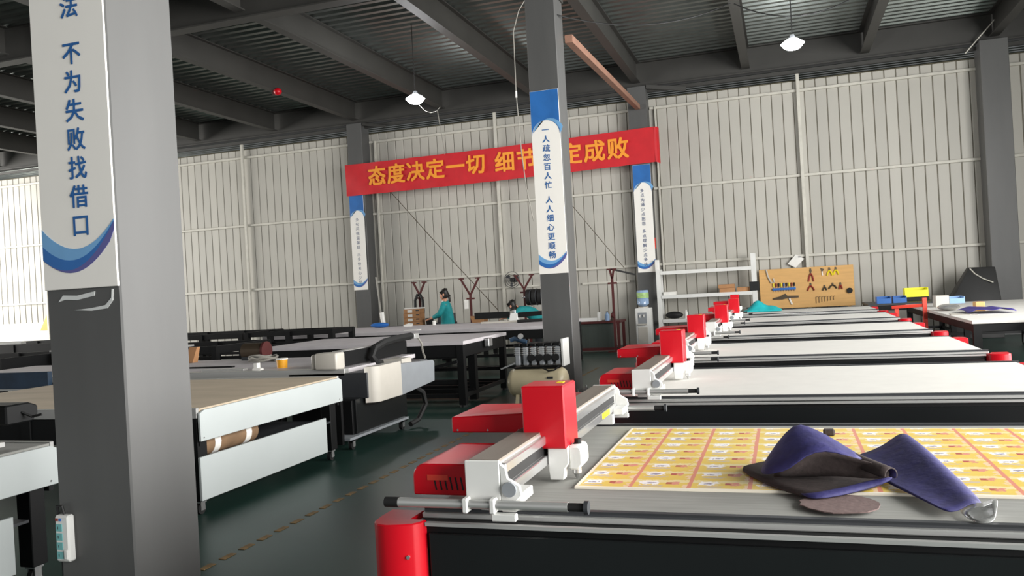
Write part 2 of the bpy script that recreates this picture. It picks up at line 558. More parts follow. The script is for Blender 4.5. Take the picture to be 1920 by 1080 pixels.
# ------------------------------------------------------------------ posters on the columns
def poster(x0, x1, y, z0, z1, text, cell, ztop, xc, label, ink, gapidx, full=True, bold=0.012):
    t = thing('column_poster', label, 'poster', ((x0 + x1) / 2, y, z0), 'slogan posters on the columns')
    w = x1 - x0
    part(t, 'board', MB().box(x0, x1, y - 0.010, y, z0, z1), 'poster', 0.002)
    cx = (x0 + x1) / 2
    yf, e = y - 0.0105, 0.0015
    r = w * 0.485
    # blue head with a white arch cut out of it
    zt = z1 - 0.62
    hd = [(x0 + 0.003, zt)] + arc(cx, zt, r, 180, 0, 14) + [(x1 - 0.003, zt), (x1 - 0.003, z1 - 0.004), (x0 + 0.003, z1 - 0.004)]
    part(t, 'blue_header', MB().prism(hd, 'y', yf - e, yf), 'pblue')
    sw = arc(cx + 0.01, zt, r, 170, 0, 12) + arc(cx + 0.06, zt + 0.02, r * 1.0, 20, 150, 10)
    part(t, 'pale_swoosh', MB().prism(sw, 'y', yf - 2 * e, yf - e), 'pblue2')
    # crescent at the foot
    zb = z0 + 0.30

    def strip(pa, pb, d0, d1):
        m_ = MB()
        n_ = len(pa)
        vs_ = [(p[0], d0, p[1]) for p in pa] + [(p[0], d0, p[1]) for p in pb] + [(p[0], d1, p[1]) for p in pa] + [(p[0], d1, p[1]) for p in pb]
        fs_ = []
        for i_ in range(n_ - 1):
            fs_ += [(i_, i_ + 1, n_ + i_ + 1, n_ + i_), (2 * n_ + i_, 3 * n_ + i_, 3 * n_ + i_ + 1, 2 * n_ + i_ + 1)]
            fs_ += [(i_, 2 * n_ + i_, 2 * n_ + i_ + 1, i_ + 1), (n_ + i_, n_ + i_ + 1, 3 * n_ + i_ + 1, 3 * n_ + i_)]
        return m_.add(vs_, fs_)
    A = [(x0 + 0.003 + (w - 0.006) * k / 16, zb + 0.02 + 0.02 * (k / 16) - 0.150 * math.sin(PI * (0.06 + 0.88 * k / 16)) ** 0.8) for k in range(17)]
    B = [(x0 + 0.003 + (w - 0.006) * k / 16, zb - 0.05 + 0.10 * (k / 16) ** 2 - 0.18 * math.sin(PI * (0.20 + 0.70 * k / 16)) ** 0.9) for k in range(17)]
    Cc = [(p[0], p[1] - 0.055 * (k / 16) ** 1.5 * (1 if k < 16 else 0.6)) for k, p in enumerate(B)]
    mid = [(p[0], p[1] * 0.45 + q[1] * 0.55) for p, q in zip(A, B)]
    part(t, 'blue_crescent', strip(A, mid, yf, yf - e), 'pblue2')
    part(t, 'crescent_band', strip(mid, B, yf, yf - e), 'pblue')
    part(t, 'violet_tail', strip(B, Cc, yf, yf - e), 'violet')
    mb = MB()
    z = ztop
    for i, ch in enumerate(text):
        if i == gapidx:
            z -= cell * 0.62
            part(t, 'lettering', mb, ink)
            mb = MB()
        write(mb, ch, xc - cell * 0.42, yf - e, z - cell, cell * 0.84, cell * 0.84, bold)
        z -= cell
    part(t, 'lettering', mb, ink)
    return t


poster(-3.238, -2.815, 2.955, 1.612, 4.20, '只为成功找方法不为失败找借口', 0.1300, 3.745, -3.003, 'large slogan poster on the column nearest the camera', 'ink', 7, True, 0.014)
poster(-3.238, -2.825, 11.115, 1.68, 4.24, '一人疏忽百人忙人人细心更顺畅', 0.128, 3.76, -3.035, 'slogan poster on the column beside the air compressor', 'ink', 7)
poster(-3.215, -2.795, 19.265, 1.71, 4.22, '多点沟通少点抱怨多点理解少点争执', 0.110, 3.68, -3.02, 'slogan poster on the column by the water dispenser', 'inkdark', 8)
poster(-10.69, -10.28, 19.265, 1.69, 4.19, '多句问候温馨提示多份关心少份', 0.120, 3.60, -10.49, 'slogan poster under the farther end of the red banner', 'inkdark', 7, True, 0.0)

# ------------------------------------------------------------------ banner
bn = thing('slogan_banner', 'long red cloth banner with gold lettering across the end wall', 'banner', (-6.7, 19.2, 4.16))
rows = []
NB = 40
for i in range(7):
    row = []
    for k in range(NB + 1):
        s = k / NB
        xx = -10.72 + s * 8.06
        zz = 4.155 + 0.09 * s + (0.815 * i / 6) - 0.03 * math.sin(PI * s)
        yy = 19.19 + 0.010 * math.sin(k * 1.3 + i * 0.9) + 0.008 * math.sin(k * 0.37)
        row.append((xx, yy, zz))
    rows.append(row)
mb = MB().sheet(rows)
n0 = len(rows[0])
mb2 = MB().sheet([[(p[0], p[1] + 0.004, p[2]) for p in r] for r in rows])
mb.add(mb2.v, mb2.f)
part(bn, 'cloth', mb, 'banner', 0, True)
wrap = MB().sheet([[(-2.66 + dx, 19.19 + dy, 4.245 + 0.81 * i / 4 - 0.05 * dx * 6 * (1 - i / 4)) for dx, dy in ((0, 0), (0.05, 0.01), (0.08, 0.05), (0.09, 0.14), (0.085, 0.24))] for i in range(5)])
part(bn, 'wrapped_end', wrap, 'banner', 0, True)
mb = MB()
for k, ch in enumerate('态度决定一切'):
    s = k / 6
    write(mb, ch, -10.06 + 0.545 * k, 19.166, 4.345 + 0.0062 * k, 0.52, 0.52, 0.022, 0.004)
part(bn, 'lettering', mb, 'gold')
mb = MB()
for k, ch in enumerate('细节决定成败'):
    write(mb, ch, -6.58 + 0.56 * k, 19.166, 4.355 + 0.0062 * k, 0.53, 0.52, 0.022, 0.004)
part(bn, 'lettering', mb, 'gold')

# ------------------------------------------------------------------ pendant lamps
def lamp(x, y, z, label):
    t = thing('pendant_lamp', label, 'lamp', (x, y, z), 'hanging lamps')
    part(t, 'cord', MB().cyl((x, y, z + 0.16), (x, y, 6.65), 0.008, n=6), 'cableblack')
    part(t, 'lamp_housing', MB().lathe([(0.03, 0.16), (0.05, 0.12), (0.07, 0.07), (0.075, 0.05), (0.0, 0.05)], (x, y, z), 16), 'grey', 0, True)
    part(t, 'lamp_shade', MB().lathe([(0.075, 0.085), (0.10, 0.075), (0.14, 0.045), (0.185, 0.012), (0.18, 0.008), (0.135, 0.035), (0.07, 0.07)], (x, y, z), 20), 'glow', 0, True)
    part(t, 'diffuser', MB().lathe([(0.0, 0.03), (0.10, 0.03), (0.16, 0.0), (0.15, -0.03), (0.11, -0.065), (0.05, -0.085), (0.0, -0.09)], (x, y, z), 20), 'glow', 0, True)
    d = bpy.data.lights.new('lamp_light', 'POINT')
    d.energy, d.shadow_soft_size, d.color = 90, 0.15, (0.96, 0.98, 1.0)
    o = bpy.data.objects.new('lamp_light', d)
    o.location = (0, 0, -0.2)
    COL.objects.link(o)
    o.parent = t


lamp(-6.46, 14.4, 5.2, 'lit pendant lamp hanging above the red banner')
lamp(0.343, 14.2, 5.2, 'lit pendant lamp hanging above the row of red-headed cutters')

# ------------------------------------------------------------------ the row of flatbed cutters with red heads
def flatbed_cutter(y0, gx, hy, label, bedmat='feltw', sticker=False):
    t = thing('flatbed_cutter', label, 'cutting machine', (0.17, y0 + 0.78, 0), 'flatbed cutters with red heads')
    L, Rr = -1.12, 1.47
    bed = part(t, 'bed', MB().box(L + 0.02, Rr - 0.02, y0 + 0.06, y0 + 1.5, 0.74, 0.82), bedmat, 0.004)
    for ya, yb, yl in ((y0 + 0.0, y0 + 0.058, y0 - 0.048), (y0 + 1.502, y0 + 1.560, y0 + 1.592)):
        s = part(t, 'side_rail', MB().box(L, Rr, ya, yb, 0.795, 0.812), 'alu', 0.003)
        yc = (ya + yb) / 2
        part(s, 'linear_guide', MB().prism([(yc - 0.011, 0.812), (yc + 0.011, 0.812), (yc + 0.008, 0.818), (yc + 0.011, 0.826), (yc - 0.011, 0.826), (yc - 0.008, 0.818)], 'x', L, Rr), 'dgrey')
        part(t, 'trim_strip', MB().box(L + 0.03, Rr - 0.03, yl, yl + 0.018, 0.784, 0.795), 'alu')
    for a, b, c_, d in ((y0 - 0.03, y0 - 0.0, y0 - 0.046, y0 - 0.03), (y0 + 1.56, y0 + 1.59, y0 + 1.59, y0 + 1.606)):
        part(t, 'upper_panel', MB().box(L, Rr, a, b, 0.71, 0.795), 'black')
        part(t, 'skirt_panel', MB().box(L + 0.04, Rr - 0.04, c_, d, 0.10, 0.762), 'blackp', 0.003)
    for xa, xb in ((L - 0.02, L), (Rr, Rr + 0.02)):
        part(t, 'end_panel', MB().box(xa, xb, y0 + 0.03, y0 + 1.53, 0.10, 0.78), 'black', 0.003)
    for sx, ex in ((-1, L), (1, Rr)):
        for sy, ey in ((-1, y0 - 0.03), (1, y0 + 1.59)):
            pl = [(0.03, 0.0), (0.022, 0.03), (0.006, 0.052), (-0.03, 0.068), (-0.075, 0.078), (-0.11, 0.068), (-0.135, 0.035), (-0.14, -0.02), (-0.14, -0.10), (-0.022, -0.10), (-0.022, 0.0)]
            q = [(ex - sx * p[0], ey + sy * p[1]) for p in pl]
            cv = part(t, 'corner_cover', MB().prism(q, 'z', 0.07, 0.80), 'red', 0.004)
            part(cv, 'screw', MB().cyl((ex + sx * 0.012, ey + sy * 0.058, 0.70), (ex + sx * 0.010, ey + sy * 0.066, 0.70), 0.006, n=8), 'steel')
            part(t, 'levelling_foot', MB().lathe([(0.04, 0), (0.04, 0.015), (0.012, 0.02), (0.012, 0.12)], (ex - sx * 0.08, ey - sy * 0.12, 0), 10), 'rubber')
    # gantry across the bed
    ya, yb = y0 - 0.07, y0 + 1.67
    g = part(t, 'gantry_beam', MB().box(gx, gx + 0.10, ya, yb, 0.872, 0.988), 'alu', 0.003)
    part(g, 'beam_cover', MB().box(gx + 0.003, gx + 0.097, ya + 0.01, yb - 0.01, 0.988, 0.995), 'taupe')
    for za, zb in ((0.952, 0.982), (0.878, 0.912)):
        part(g, 'guide_rail', MB().box(gx + 0.10, gx + 0.116, ya + 0.02, yb - 0.02, za, zb), 'steel', 0.003)
    part(g, 'cable_slot', MB().box(gx + 0.10, gx + 0.103, ya + 0.02, yb - 0.02, 0.914, 0.95), 'rubber')
    if sticker:
        part(g, 'warning_sticker', MB().box(gx + 0.116, gx + 0.1175, yb - 0.36, yb - 0.20, 0.884, 0.910), 'sticker')
    for yy in (ya - 0.014, yb):
        part(g, 'end_plate', MB().box(gx - 0.004, gx + 0.106, yy, yy + 0.014, 0.866, 0.996), 'white', 0.003)
    for sy, yy in ((-1, ya), (1, yb)):
        d = 0.012 * sy
        br = MB().prism([(gx + 0.106, 0.99), (gx + 0.125, 0.975), (gx + 0.13, 0.945), (gx + 0.165, 0.925), (gx + 0.172, 0.895), (gx + 0.15, 0.875), (gx + 0.168, 0.86), (gx + 0.15, 0.845), (gx + 0.106, 0.845)], 'y', yy, yy + d)
        k = part(g, 'carriage_bracket', br, 'white', 0.003)
        part(k, 'bearing_ring', MB().cyl((gx + 0.135, yy + d, 0.913), (gx + 0.135, yy + d * 1.8, 0.913), 0.022, n=16), 'grey')
        part(g, 'bracket_web', MB().bar((gx + 0.14, yy, 0.88), (gx + 0.14, yy - sy * 0.12, 0.88), 0.05, 0.03), 'white', 0.003)
    part(g, 'slide_foot', MB().box(gx + 0.01, gx + 0.12, y0 + 0.002, y0 + 0.05, 0.826, 0.872), 'white')
    part(g, 'slide_foot', MB().box(gx + 0.01, gx + 0.12, y0 + 1.51, y0 + 1.558, 0.826, 0.872), 'white')
    for yy, sy in ((y0 - 0.0, 1), (y0 + 1.3, 1)):
        pr = [(gx - 0.004, 0.868), (gx - 0.004, 0.966)] + [(gx - 0.16, 0.966)] + arc(gx - 0.175, 0.926, 0.04, 90, 180, 5) + [(gx - 0.215, 0.868)]
        mc = part(t, 'motor_cover', MB().prism(pr, 'y', yy, yy + 0.34), 'red', 0.004)
        if yy < y0 + 0.5:
            for k in range(7):
                xx = gx - 0.145 + k * 0.018
                part(mc, 'vent_slit', MB().prism([(xx, 0.925), (xx + 0.005, 0.925), (xx + 0.012, 0.885), (xx + 0.007, 0.885)], 'y', yy - 0.0012, yy + 0.002), 'rubber')
            part(mc, 'nameplate', MB().box(gx - 0.165, gx - 0.095, yy - 0.0016, yy, 0.915, 0.932), 'orange')
    # crash bars at both ends of the gantry
    for yy, xa, xb in ((y0 - 0.105, gx - 0.26, gx + 0.375), (y0 + 1.715, gx - 0.2, gx + 0.35)):
        cb = part(t, 'crash_bar', MB().cyl((xa + 0.04, yy, 0.872), (xb - 0.06, yy, 0.872), 0.014, n=14), 'alu', 0, True)
        part(cb, 'rubber_tip', MB().cyl((xa, yy, 0.872), (xa + 0.045, yy, 0.872), 0.0155, n=14), 'rubber', 0, True)
        part(cb, 'rubber_tip', MB().cyl((xb - 0.065, yy, 0.872), (xb - 0.012, yy, 0.872), 0.012, n=14), 'rubber', 0, True)
        part(cb, 'end_disc', MB().cyl((xb - 0.012, yy, 0.872), (xb, yy, 0.872), 0.019, n=16), 'dgrey', 0, True)
        s = -1 if yy < y0 else 1
        for xx in (gx + 0.005, gx + 0.09):
            part(cb, 'clamp', MB().box(xx - 0.009, xx + 0.009, yy - 0.018, yy + 0.018, 0.848, 0.892), 'white', 0.004)
        part(cb, 'sensor_block', MB().box(gx + 0.085, gx + 0.16, yy - 0.012, yy + 0.012, 0.826, 0.848), 'white', 0.003)
    # cutting head riding on the beam
    hx0, hx1 = gx + 0.035, gx + 0.19
    hc = part(t, 'head_cover', MB().box(hx0, hx1, hy, hy + 0.17, 0.938, 1.156), 'red', 0.005)
    part(hc, 'top_sticker', MB().box(hx1 - 0.05, hx1 - 0.025, hy + 0.09, hy + 0.12, 1.156, 1.1575), 'sticker')
    part(t, 'head_plate', MB().prism([(gx + 0.118, 0.945), (gx + 0.192, 0.945), (gx + 0.192, 0.885), (gx + 0.178, 0.868), (gx + 0.172, 0.828), (gx + 0.122, 0.828), (gx + 0.118, 0.86)], 'y', hy + 0.01, hy + 0.05), 'white', 0.003)
    part(t, 'carriage_block', MB().box(gx + 0.117, gx + 0.15, hy + 0.05, hy + 0.15, 0.87, 0.945), 'dgrey')
    ho = part(t, 'tool_holder', MB().prism([(gx + 0.19, 0.945), (gx + 0.228, 0.945), (gx + 0.238, 0.93), (gx + 0.238, 0.88), (gx + 0.222, 0.862), (gx + 0.19, 0.862)], 'y', hy + 0.02, hy + 0.12), 'white', 0.006)
    part(ho, 'spindle', MB().lathe([(0.005, 0.823), (0.012, 0.838), (0.017, 0.842), (0.017, 0.945)], (gx + 0.205, hy + 0.07, 0), 12), 'steel', 0, True)
    part(ho, 'knob', MB().cyl((gx + 0.213, hy + 0.07, 0.945), (gx + 0.213, hy + 0.07, 0.962), 0.013, n=10), 'black')
    cb = part(t, 'cable_box', MB().add([(gx - 0.285, hy + 0.12, 0.972), (hx0 + 0.004, hy + 0.12, 0.972), (hx0 + 0.004, hy + 0.36, 0.972), (gx - 0.25, hy + 0.36, 0.972), (gx - 0.285, hy + 0.12, 1.03), (hx0 + 0.004, hy + 0.12, 1.045), (hx0 + 0.004, hy + 0.36, 1.045), (gx - 0.25, hy + 0.36, 1.045)],
                                       [(0, 3, 2, 1), (4, 5, 6, 7), (0, 1, 5, 4), (1, 2, 6, 5), (2, 3, 7, 6), (3, 0, 4, 7)]), 'red', 0.005)
    for k in range(3):
        part(cb, 'screw', MB().cyl((gx - 0.26 + 0.12 * k, hy + 0.118, 0.982), (gx - 0.26 + 0.12 * k, hy + 0.121, 0.982), 0.004, n=8), 'steel')
    return t


flatbed_cutter(2.37, -0.93, 2.75, 'nearest cutter of the red-headed row, printed yellow sheets on its bed', 'feltg', True)
flatbed_cutter(4.80, -0.855, 5.62, 'second nearest red-headed cutter, bare white bed behind the printed sheets')
flatbed_cutter(7.17, -0.92, 7.9, 'third cutter of the red-headed row counting from the camera')
flatbed_cutter(9.68, -0.865, 10.45, 'fourth cutter of the red-headed row counting from the camera')
flatbed_cutter(12.28, -0.86, 13.05, 'fifth cutter of the red-headed row, one before the teal cloth')
flatbed_cutter(14.86, -1.0, 15.9, 'farthest red-headed cutter, teal cloth lying on its bed')

# printed sheets, leather offcuts on the nearest cutter
ps = single('printed_sheet', 'large yellow and red printed carton sheet on the nearest cutter bed', 'printed sheet', MB().box(-0.70, 1.40, 2.675, 3.77, 0.8205, 0.8285), 'print', (-0.70, 2.675, 0.8205))


def soft(name, label, cat, rows, m, m2, th, loc, sub=2):
    """a limp sheet: smooth surface through the control grid, two-sided with its own back colour"""
    me = MB().sheet([[(p[0] - loc[0], p[1] - loc[1], p[2] - loc[2]) for p in r] for r in rows]).mesh(name)
    o = link(name, me, m)
    me.materials.append(MT[m2])
    o.location = loc
    if sub:
        a = o.modifiers.new('smooth', 'SUBSURF')
        a.levels = a.render_levels = sub
    s = o.modifiers.new('thick', 'SOLIDIFY')
    s.thickness, s.offset = th, 1.0
    s.material_offset, s.material_offset_rim = 1, 0
    for p in me.polygons:
        p.use_smooth = True
    return tag(o, label, cat, 'leather offcuts on the nearest cutter')


# folded leather: lower leaf lies on the sheet, upper leaf rises to a peak
le = thing('leather_offcut', 'folded dark blue leather piece with a raised peak on the printed sheets', 'leather', (0.05, 2.75, 0.83), 'leather offcuts on the nearest cutter')
low = [[(-0.19, 2.95, 0.834), (-0.10, 2.76, 0.834), (-0.02, 2.64, 0.834), (0.055, 2.56, 0.833), (0.16, 2.64, 0.836), (0.235, 2.71, 0.838)],
       [(-0.15, 2.99, 0.838), (-0.06, 2.87, 0.834), (0.02, 2.76, 0.833), (0.10, 2.70, 0.834), (0.19, 2.74, 0.838), (0.27, 2.77, 0.842)],
       [(-0.10, 3.03, 0.84), (-0.02, 2.98, 0.836), (0.06, 2.90, 0.836), (0.14, 2.85, 0.836), (0.22, 2.84, 0.842), (0.29, 2.82, 0.852)],
       [(-0.06, 3.06, 0.845), (0.02, 3.05, 0.84), (0.10, 3.0, 0.84), (0.18, 2.96, 0.842), (0.25, 2.92, 0.852), (0.30, 2.86, 0.868)]]


def soft_part(parent, name, rows, m, m2, th):
    sh = SHIFT[parent.name]
    me = MB().sheet([[(p[0] - sh[0], p[1] - sh[1], p[2] - sh[2]) for p in r] for r in rows]).mesh(name)
    o = link(name, me, m, parent)
    me.materials.append(MT[m2])
    a = o.modifiers.new('smooth', 'SUBSURF')
    a.levels = a.render_levels = 1
    s = o.modifiers.new('thick', 'SOLIDIFY')
    s.thickness, s.offset, s.material_offset = th, 0.0, 1
    for p in me.polygons:
        p.use_smooth = True
    SHIFT[o.name] = sh
    return o


soft_part(le, 'lower_leaf', low, 'leatherback', 'leatherback', 0.005)
upl = [[(-0.105, 2.735, 0.862), (-0.06, 2.72, 0.874), (-0.015, 2.712, 0.886), (0.035, 2.712, 0.935), (0.095, 2.72, 0.950), (0.155, 2.735, 0.928), (0.20, 2.75, 0.910)],
       [(-0.10, 2.80, 0.872), (-0.062, 2.81, 0.905), (-0.018, 2.82, 0.945), (0.03, 2.82, 0.970), (0.09, 2.82, 0.966), (0.152, 2.81, 0.936), (0.205, 2.79, 0.910)],
       [(-0.088, 2.87, 0.882), (-0.055, 2.90, 0.935), (0.004, 2.92, 1.004), (0.045, 2.92, 0.990), (0.10, 2.90, 0.968), (0.16, 2.87, 0.930), (0.21, 2.83, 0.902)],
       [(-0.085, 2.90, 0.876), (-0.045, 2.94, 0.925), (0.012, 2.96, 0.992), (0.055, 2.95, 0.978), (0.105, 2.93, 0.955), (0.165, 2.90, 0.92), (0.215, 2.86, 0.892)],
       [(-0.07, 3.00, 0.846), (-0.02, 3.03, 0.87), (0.03, 3.04, 0.91), (0.07, 3.03, 0.91), (0.12, 3.01, 0.90), (0.18, 2.97, 0.875), (0.23, 2.92, 0.866)]]
soft_part(le, 'upper_leaf', upl, 'leather', 'leatherback', 0.004)
inn = [[(-0.07, 2.725, 0.872), (-0.015, 2.714, 0.885), (0.035, 2.714, 0.933), (0.095, 2.722, 0.948), (0.155, 2.737, 0.926), (0.225, 2.745, 0.905), (0.268, 2.72, 0.892)],
       [(-0.06, 2.76, 0.850), (-0.01, 2.76, 0.856), (0.04, 2.77, 0.886), (0.10, 2.775, 0.90), (0.16, 2.775, 0.892), (0.22, 2.76, 0.885), (0.275, 2.735, 0.878)],
       [(-0.07, 2.82, 0.842), (-0.01, 2.80, 0.842), (0.05, 2.79, 0.848), (0.11, 2.775, 0.855), (0.165, 2.755, 0.856), (0.215, 2.735, 0.858), (0.27, 2.715, 0.862)]]
soft_part(le, 'inner_fold', inn, 'leatherback', 'leatherback', 0.003)
roll_ = []
for i in range(5):
    f_ = i / 4
    cx_, cy_, cz_ = 0.150 + 0.125 * f_, 2.84 - 0.135 * f_, 0.905 - 0.030 * f_
    roll_.append([(cx_ + 0.021 * math.cos(a_) * 0.9, cy_ + 0.021 * math.cos(a_) * 0.75, cz_ + 0.023 * math.sin(a_)) for a_ in [math.radians(200 - 30 * k) for k in range(9)]])
soft_part(le, 'curled_side', roll_, 'leatherback', 'leather', 0.004)
soft_part(le, 'rolled_lip', [[(0.03, 2.575, 0.835), (0.055, 2.553, 0.838), (0.11, 2.585, 0.838), (0.165, 2.63, 0.840), (0.225, 2.68, 0.846), (0.272, 2.69, 0.862)],
                             [(0.02, 2.59, 0.842), (0.05, 2.575, 0.850), (0.11, 2.61, 0.854), (0.165, 2.655, 0.858), (0.22, 2.70, 0.866), (0.278, 2.705, 0.872)],
                             [(0.01, 2.61, 0.838), (0.04, 2.60, 0.840), (0.10, 2.645, 0.842), (0.16, 2.68, 0.846), (0.215, 2.72, 0.852), (0.28, 2.72, 0.864)]], 'leather', 'leather', 0.003)
soft('leather_offcut', 'long narrow blue leather strip curling off the folded piece', 'leather',
     [[(0.17, 3.12, 0.836), (0.25, 3.17, 0.845), (0.32, 3.21, 0.87), (0.375, 3.27, 0.905), (0.405, 3.26, 0.885)],
      [(0.21, 2.95, 0.836), (0.28, 2.99, 0.845), (0.345, 3.03, 0.875), (0.40, 3.06, 0.905), (0.432, 3.06, 0.875)],
      [(0.27, 2.76, 0.838), (0.325, 2.79, 0.842), (0.375, 2.82, 0.862), (0.425, 2.84, 0.885), (0.46, 2.84, 0.855)],
      [(0.335, 2.58, 0.838), (0.37, 2.60, 0.838), (0.405, 2.62, 0.845), (0.45, 2.64, 0.865), (0.482, 2.645, 0.84)],
      [(0.375, 2.455, 0.838), (0.395, 2.46, 0.835), (0.42, 2.475, 0.838), (0.455, 2.51, 0.852), (0.485, 2.52, 0.836)]], 'leather', 'tape', 0.003, (0.33, 2.85, 0.836))
dm = MB()
n = 28
dm.add([(0.118 + (0.108 + 0.004 * math.sin(3 * k)) * math.cos(2 * PI * k / n), 2.535 + (0.100 + 0.004 * math.cos(5 * k)) * math.sin(2 * PI * k / n), zz) for zz in (0.829, 0.8325) for k in range(n)],
       [tuple(range(n))[::-1], tuple(range(n, 2 * n))] + [(k, (k + 1) % n, n + (k + 1) % n, n + k) for k in range(n)])
single('suede_patch', 'round taupe suede patch half under the folded leather', 'leather', dm, 'suede', (0.118, 2.535, 0.829), 0, False, 'leather offcuts on the nearest cutter')
fo = soft('foil_scrap', 'crumpled silver foil scrap at the tip of the blue leather strip', 'foil',
          [[(0.415, 2.50, 0.832), (0.445, 2.53, 0.85), (0.475, 2.50, 0.846), (0.52, 2.52, 0.87)],
           [(0.42, 2.44, 0.832), (0.45, 2.45, 0.838), (0.475, 2.45, 0.84), (0.505, 2.47, 0.855)],
           [(0.435, 2.385, 0.832), (0.455, 2.38, 0.832), (0.475, 2.385, 0.834), (0.485, 2.40, 0.84)]], 'foil', 'foil', 0.002, (0.46, 2.45, 0.832), 1)
del fo['group']
single('leather_scrap', 'small dark brown scrap on the printed sheet behind the folded leather', 'leather', MB().box(0.12, 0.165, 3.58, 3.62, 0.829, 0.855), 'leatherback', (0.14, 3.6, 0.829), 0.006)

# teal cloth on the farthest cutter
rows = []
for i in range(6):
    row = []
    for k in range(9):
        u, v = k / 8, i / 5
        h = 0.23 * math.sin(PI * v) * (math.exp(-((u - 0.38) / 0.2) ** 2) + 0.45 * math.exp(-((u - 0.78) / 0.16) ** 2))
        row.append((-0.74 + 0.68 * u, 15.75 + 0.5 * v + 0.03 * math.sin(5 * u), 0.826 + h))
    rows.append(row)
tc_ = soft('work_cloth', 'crumpled teal cloth lying on the farthest cutter', 'cloth', rows, 'teal', 'teal', 0.006, (-0.4, 16.0, 0.823))
del tc_['group']

# ------------------------------------------------------------------ white-panelled machines on the other side of the aisle
def caster(t, x, y):
    c_ = part(t, 'caster', MB().box(x - 0.035, x + 0.035, y - 0.03, y + 0.03, 0.085, 0.10).box(x - 0.028, x - 0.02, y - 0.022, y + 0.022, 0.03, 0.09).box(x + 0.02, x + 0.028, y - 0.022, y + 0.022, 0.03, 0.09), 'steel')
    part(c_, 'wheel', MB().cyl((x - 0.016, y, 0.04), (x + 0.016, y, 0.04), 0.04, n=14), 'rubber', 0, True)


def panel_table(x0, x1, y0, y1, label, bedmat):
    t = thing('conveyor_cutter', label, 'cutting machine', ((x0 + x1) / 2, (y0 + y1) / 2, 0), 'white-panelled cutting tables')
    part(t, 'bed', MB().box(x0, x1 - 0.03, y0 + 0.03, y1 - 0.03, 0.72, 0.768), bedmat, 0.003)
    for yy in (y0, y1 - 0.028):
        part(t, 'edge_rail', MB().box(x0, x1 - 0.03, yy, yy + 0.028, 0.70, 0.775), 'alu', 0.003)
    part(t, 'upper_panel', MB().prism([(y0, 0.535), (y1, 0.535), (y1, 0.735), (y1 - 0.05, 0.757), (y0 + 0.05, 0.757), (y0, 0.735)], 'x', x1 - 0.022, x1), 'panelwhite', 0.003)
    part(t, 'lower_panel', MB().box(x1 - 0.022, x1, y0 - 0.02, y1 - 0.31, 0.115, 0.425), 'panelwhite', 0.003)
    part(t, 'apron', MB().box(x0, x1 - 0.03, y0 + 0.02, y0 + 0.05, 0.50, 0.70), 'black')
    part(t, 'apron', MB().box(x0, x1 - 0.03, y1 - 0.05, y1 - 0.02, 0.50, 0.70), 'black')
    for xx in (x0 + 0.06, (x0 + x1) / 2, x1 - 0.09):
        for yy in (y0 + 0.06, y1 - 0.12):
            part(t, 'leg', MB().box(xx - 0.05, xx + 0.05, yy - 0.05, yy + 0.05, 0.10, 0.72), 'black', 0.004)
            caster(t, xx, yy)
    part(t, 'storage_tray', MB().box(x1 - 0.75, x1 - 0.03, y0 + 0.12, y1 - 0.19, 0.36, 0.375), 'dgrey')
    part(t, 'inner_board', MB().box(x1 - 0.78, x1 - 0.75, y0 + 0.12, y1 - 0.19, 0.11, 0.70), 'dgrey')
    for yy in (y0 + 0.03, y1 - 0.06):
        part(t, 'screw', MB().cyl((x1, yy, 0.56), (x1 + 0.003, yy, 0.56), 0.006, n=8), 'steel')
    return t


panel_table(-7.3, -4.0, 4.88, 6.87, 'white-panelled table with a tan bed beside the nearest column, kraft roll stored below', 'felttan')
panel_table(-7.3, -4.0, 1.68, 3.67, 'white-panelled table at the picture edge carrying a black gantry', 'feltg')
r_ = thing('kraft_roll', 'brown paper roll with white tape bands stored under the tan table', 'paper roll', (-4.22, 5.35, 0.375))
part(r_, 'roll', MB().cyl((-4.22, 4.96, 0.475), (-4.22, 5.72, 0.475), 0.1, n=20), 'brown', 0, True)
for yy in (5.18, 5.56):
    part(r_, 'tape_band', MB().cyl((-4.22, yy, 0.475), (-4.22, yy + 0.07, 0.475), 0.1025, n=20), 'tape', 0, True)
part(r_, 'core', MB().cyl((-4.22, 4.94, 0.475), (-4.22, 4.962, 0.475), 0.04, n=14), 'cardboard')

# black gantry on the nearer white table
g = thing('black_gantry', 'black cutting gantry resting across the white-panelled table at the picture edge', 'gantry', (-4.6, 3.0, 0.768))
part(g, 'beam', MB().box(-4.86, -4.66, 1.8, 3.72, 0.93, 1.09), 'black', 0.01)
part(g, 'beam_edge', MB().box(-4.665, -4.655, 1.8, 3.72, 1.06, 1.085), 'alu')
part(g, 'top_rail', MB().box(-5.1, -4.92, 1.9, 3.7, 1.12, 1.19), 'black', 0.008)
part(g, 'motor', MB().prism([(3.45, 0.90), (3.62, 0.90), (3.66, 0.94), (3.66, 0.985), (3.60, 1.01), (3.45, 1.01)], 'x', -4.5, -4.12), 'black', 0.008)
part(g, 'end_support', MB().box(-4.85, -4.68, 3.5, 3.62, 0.775, 0.93), 'black')
part(g, 'end_support', MB().box(-5.09, -4.93, 3.5, 3.62, 0.775, 1.12), 'black')
part(g, 'slider_plate', MB().box(-4.5, -4.2, 3.40, 3.50, 0.775, 0.80), 'alu')
part(g, 'cable', MB().tube([(-4.12, 3.55, 0.96), (-4.08, 3.58, 0.93), (-4.03, 3.60, 0.94)], 0.008), 'cableblack')

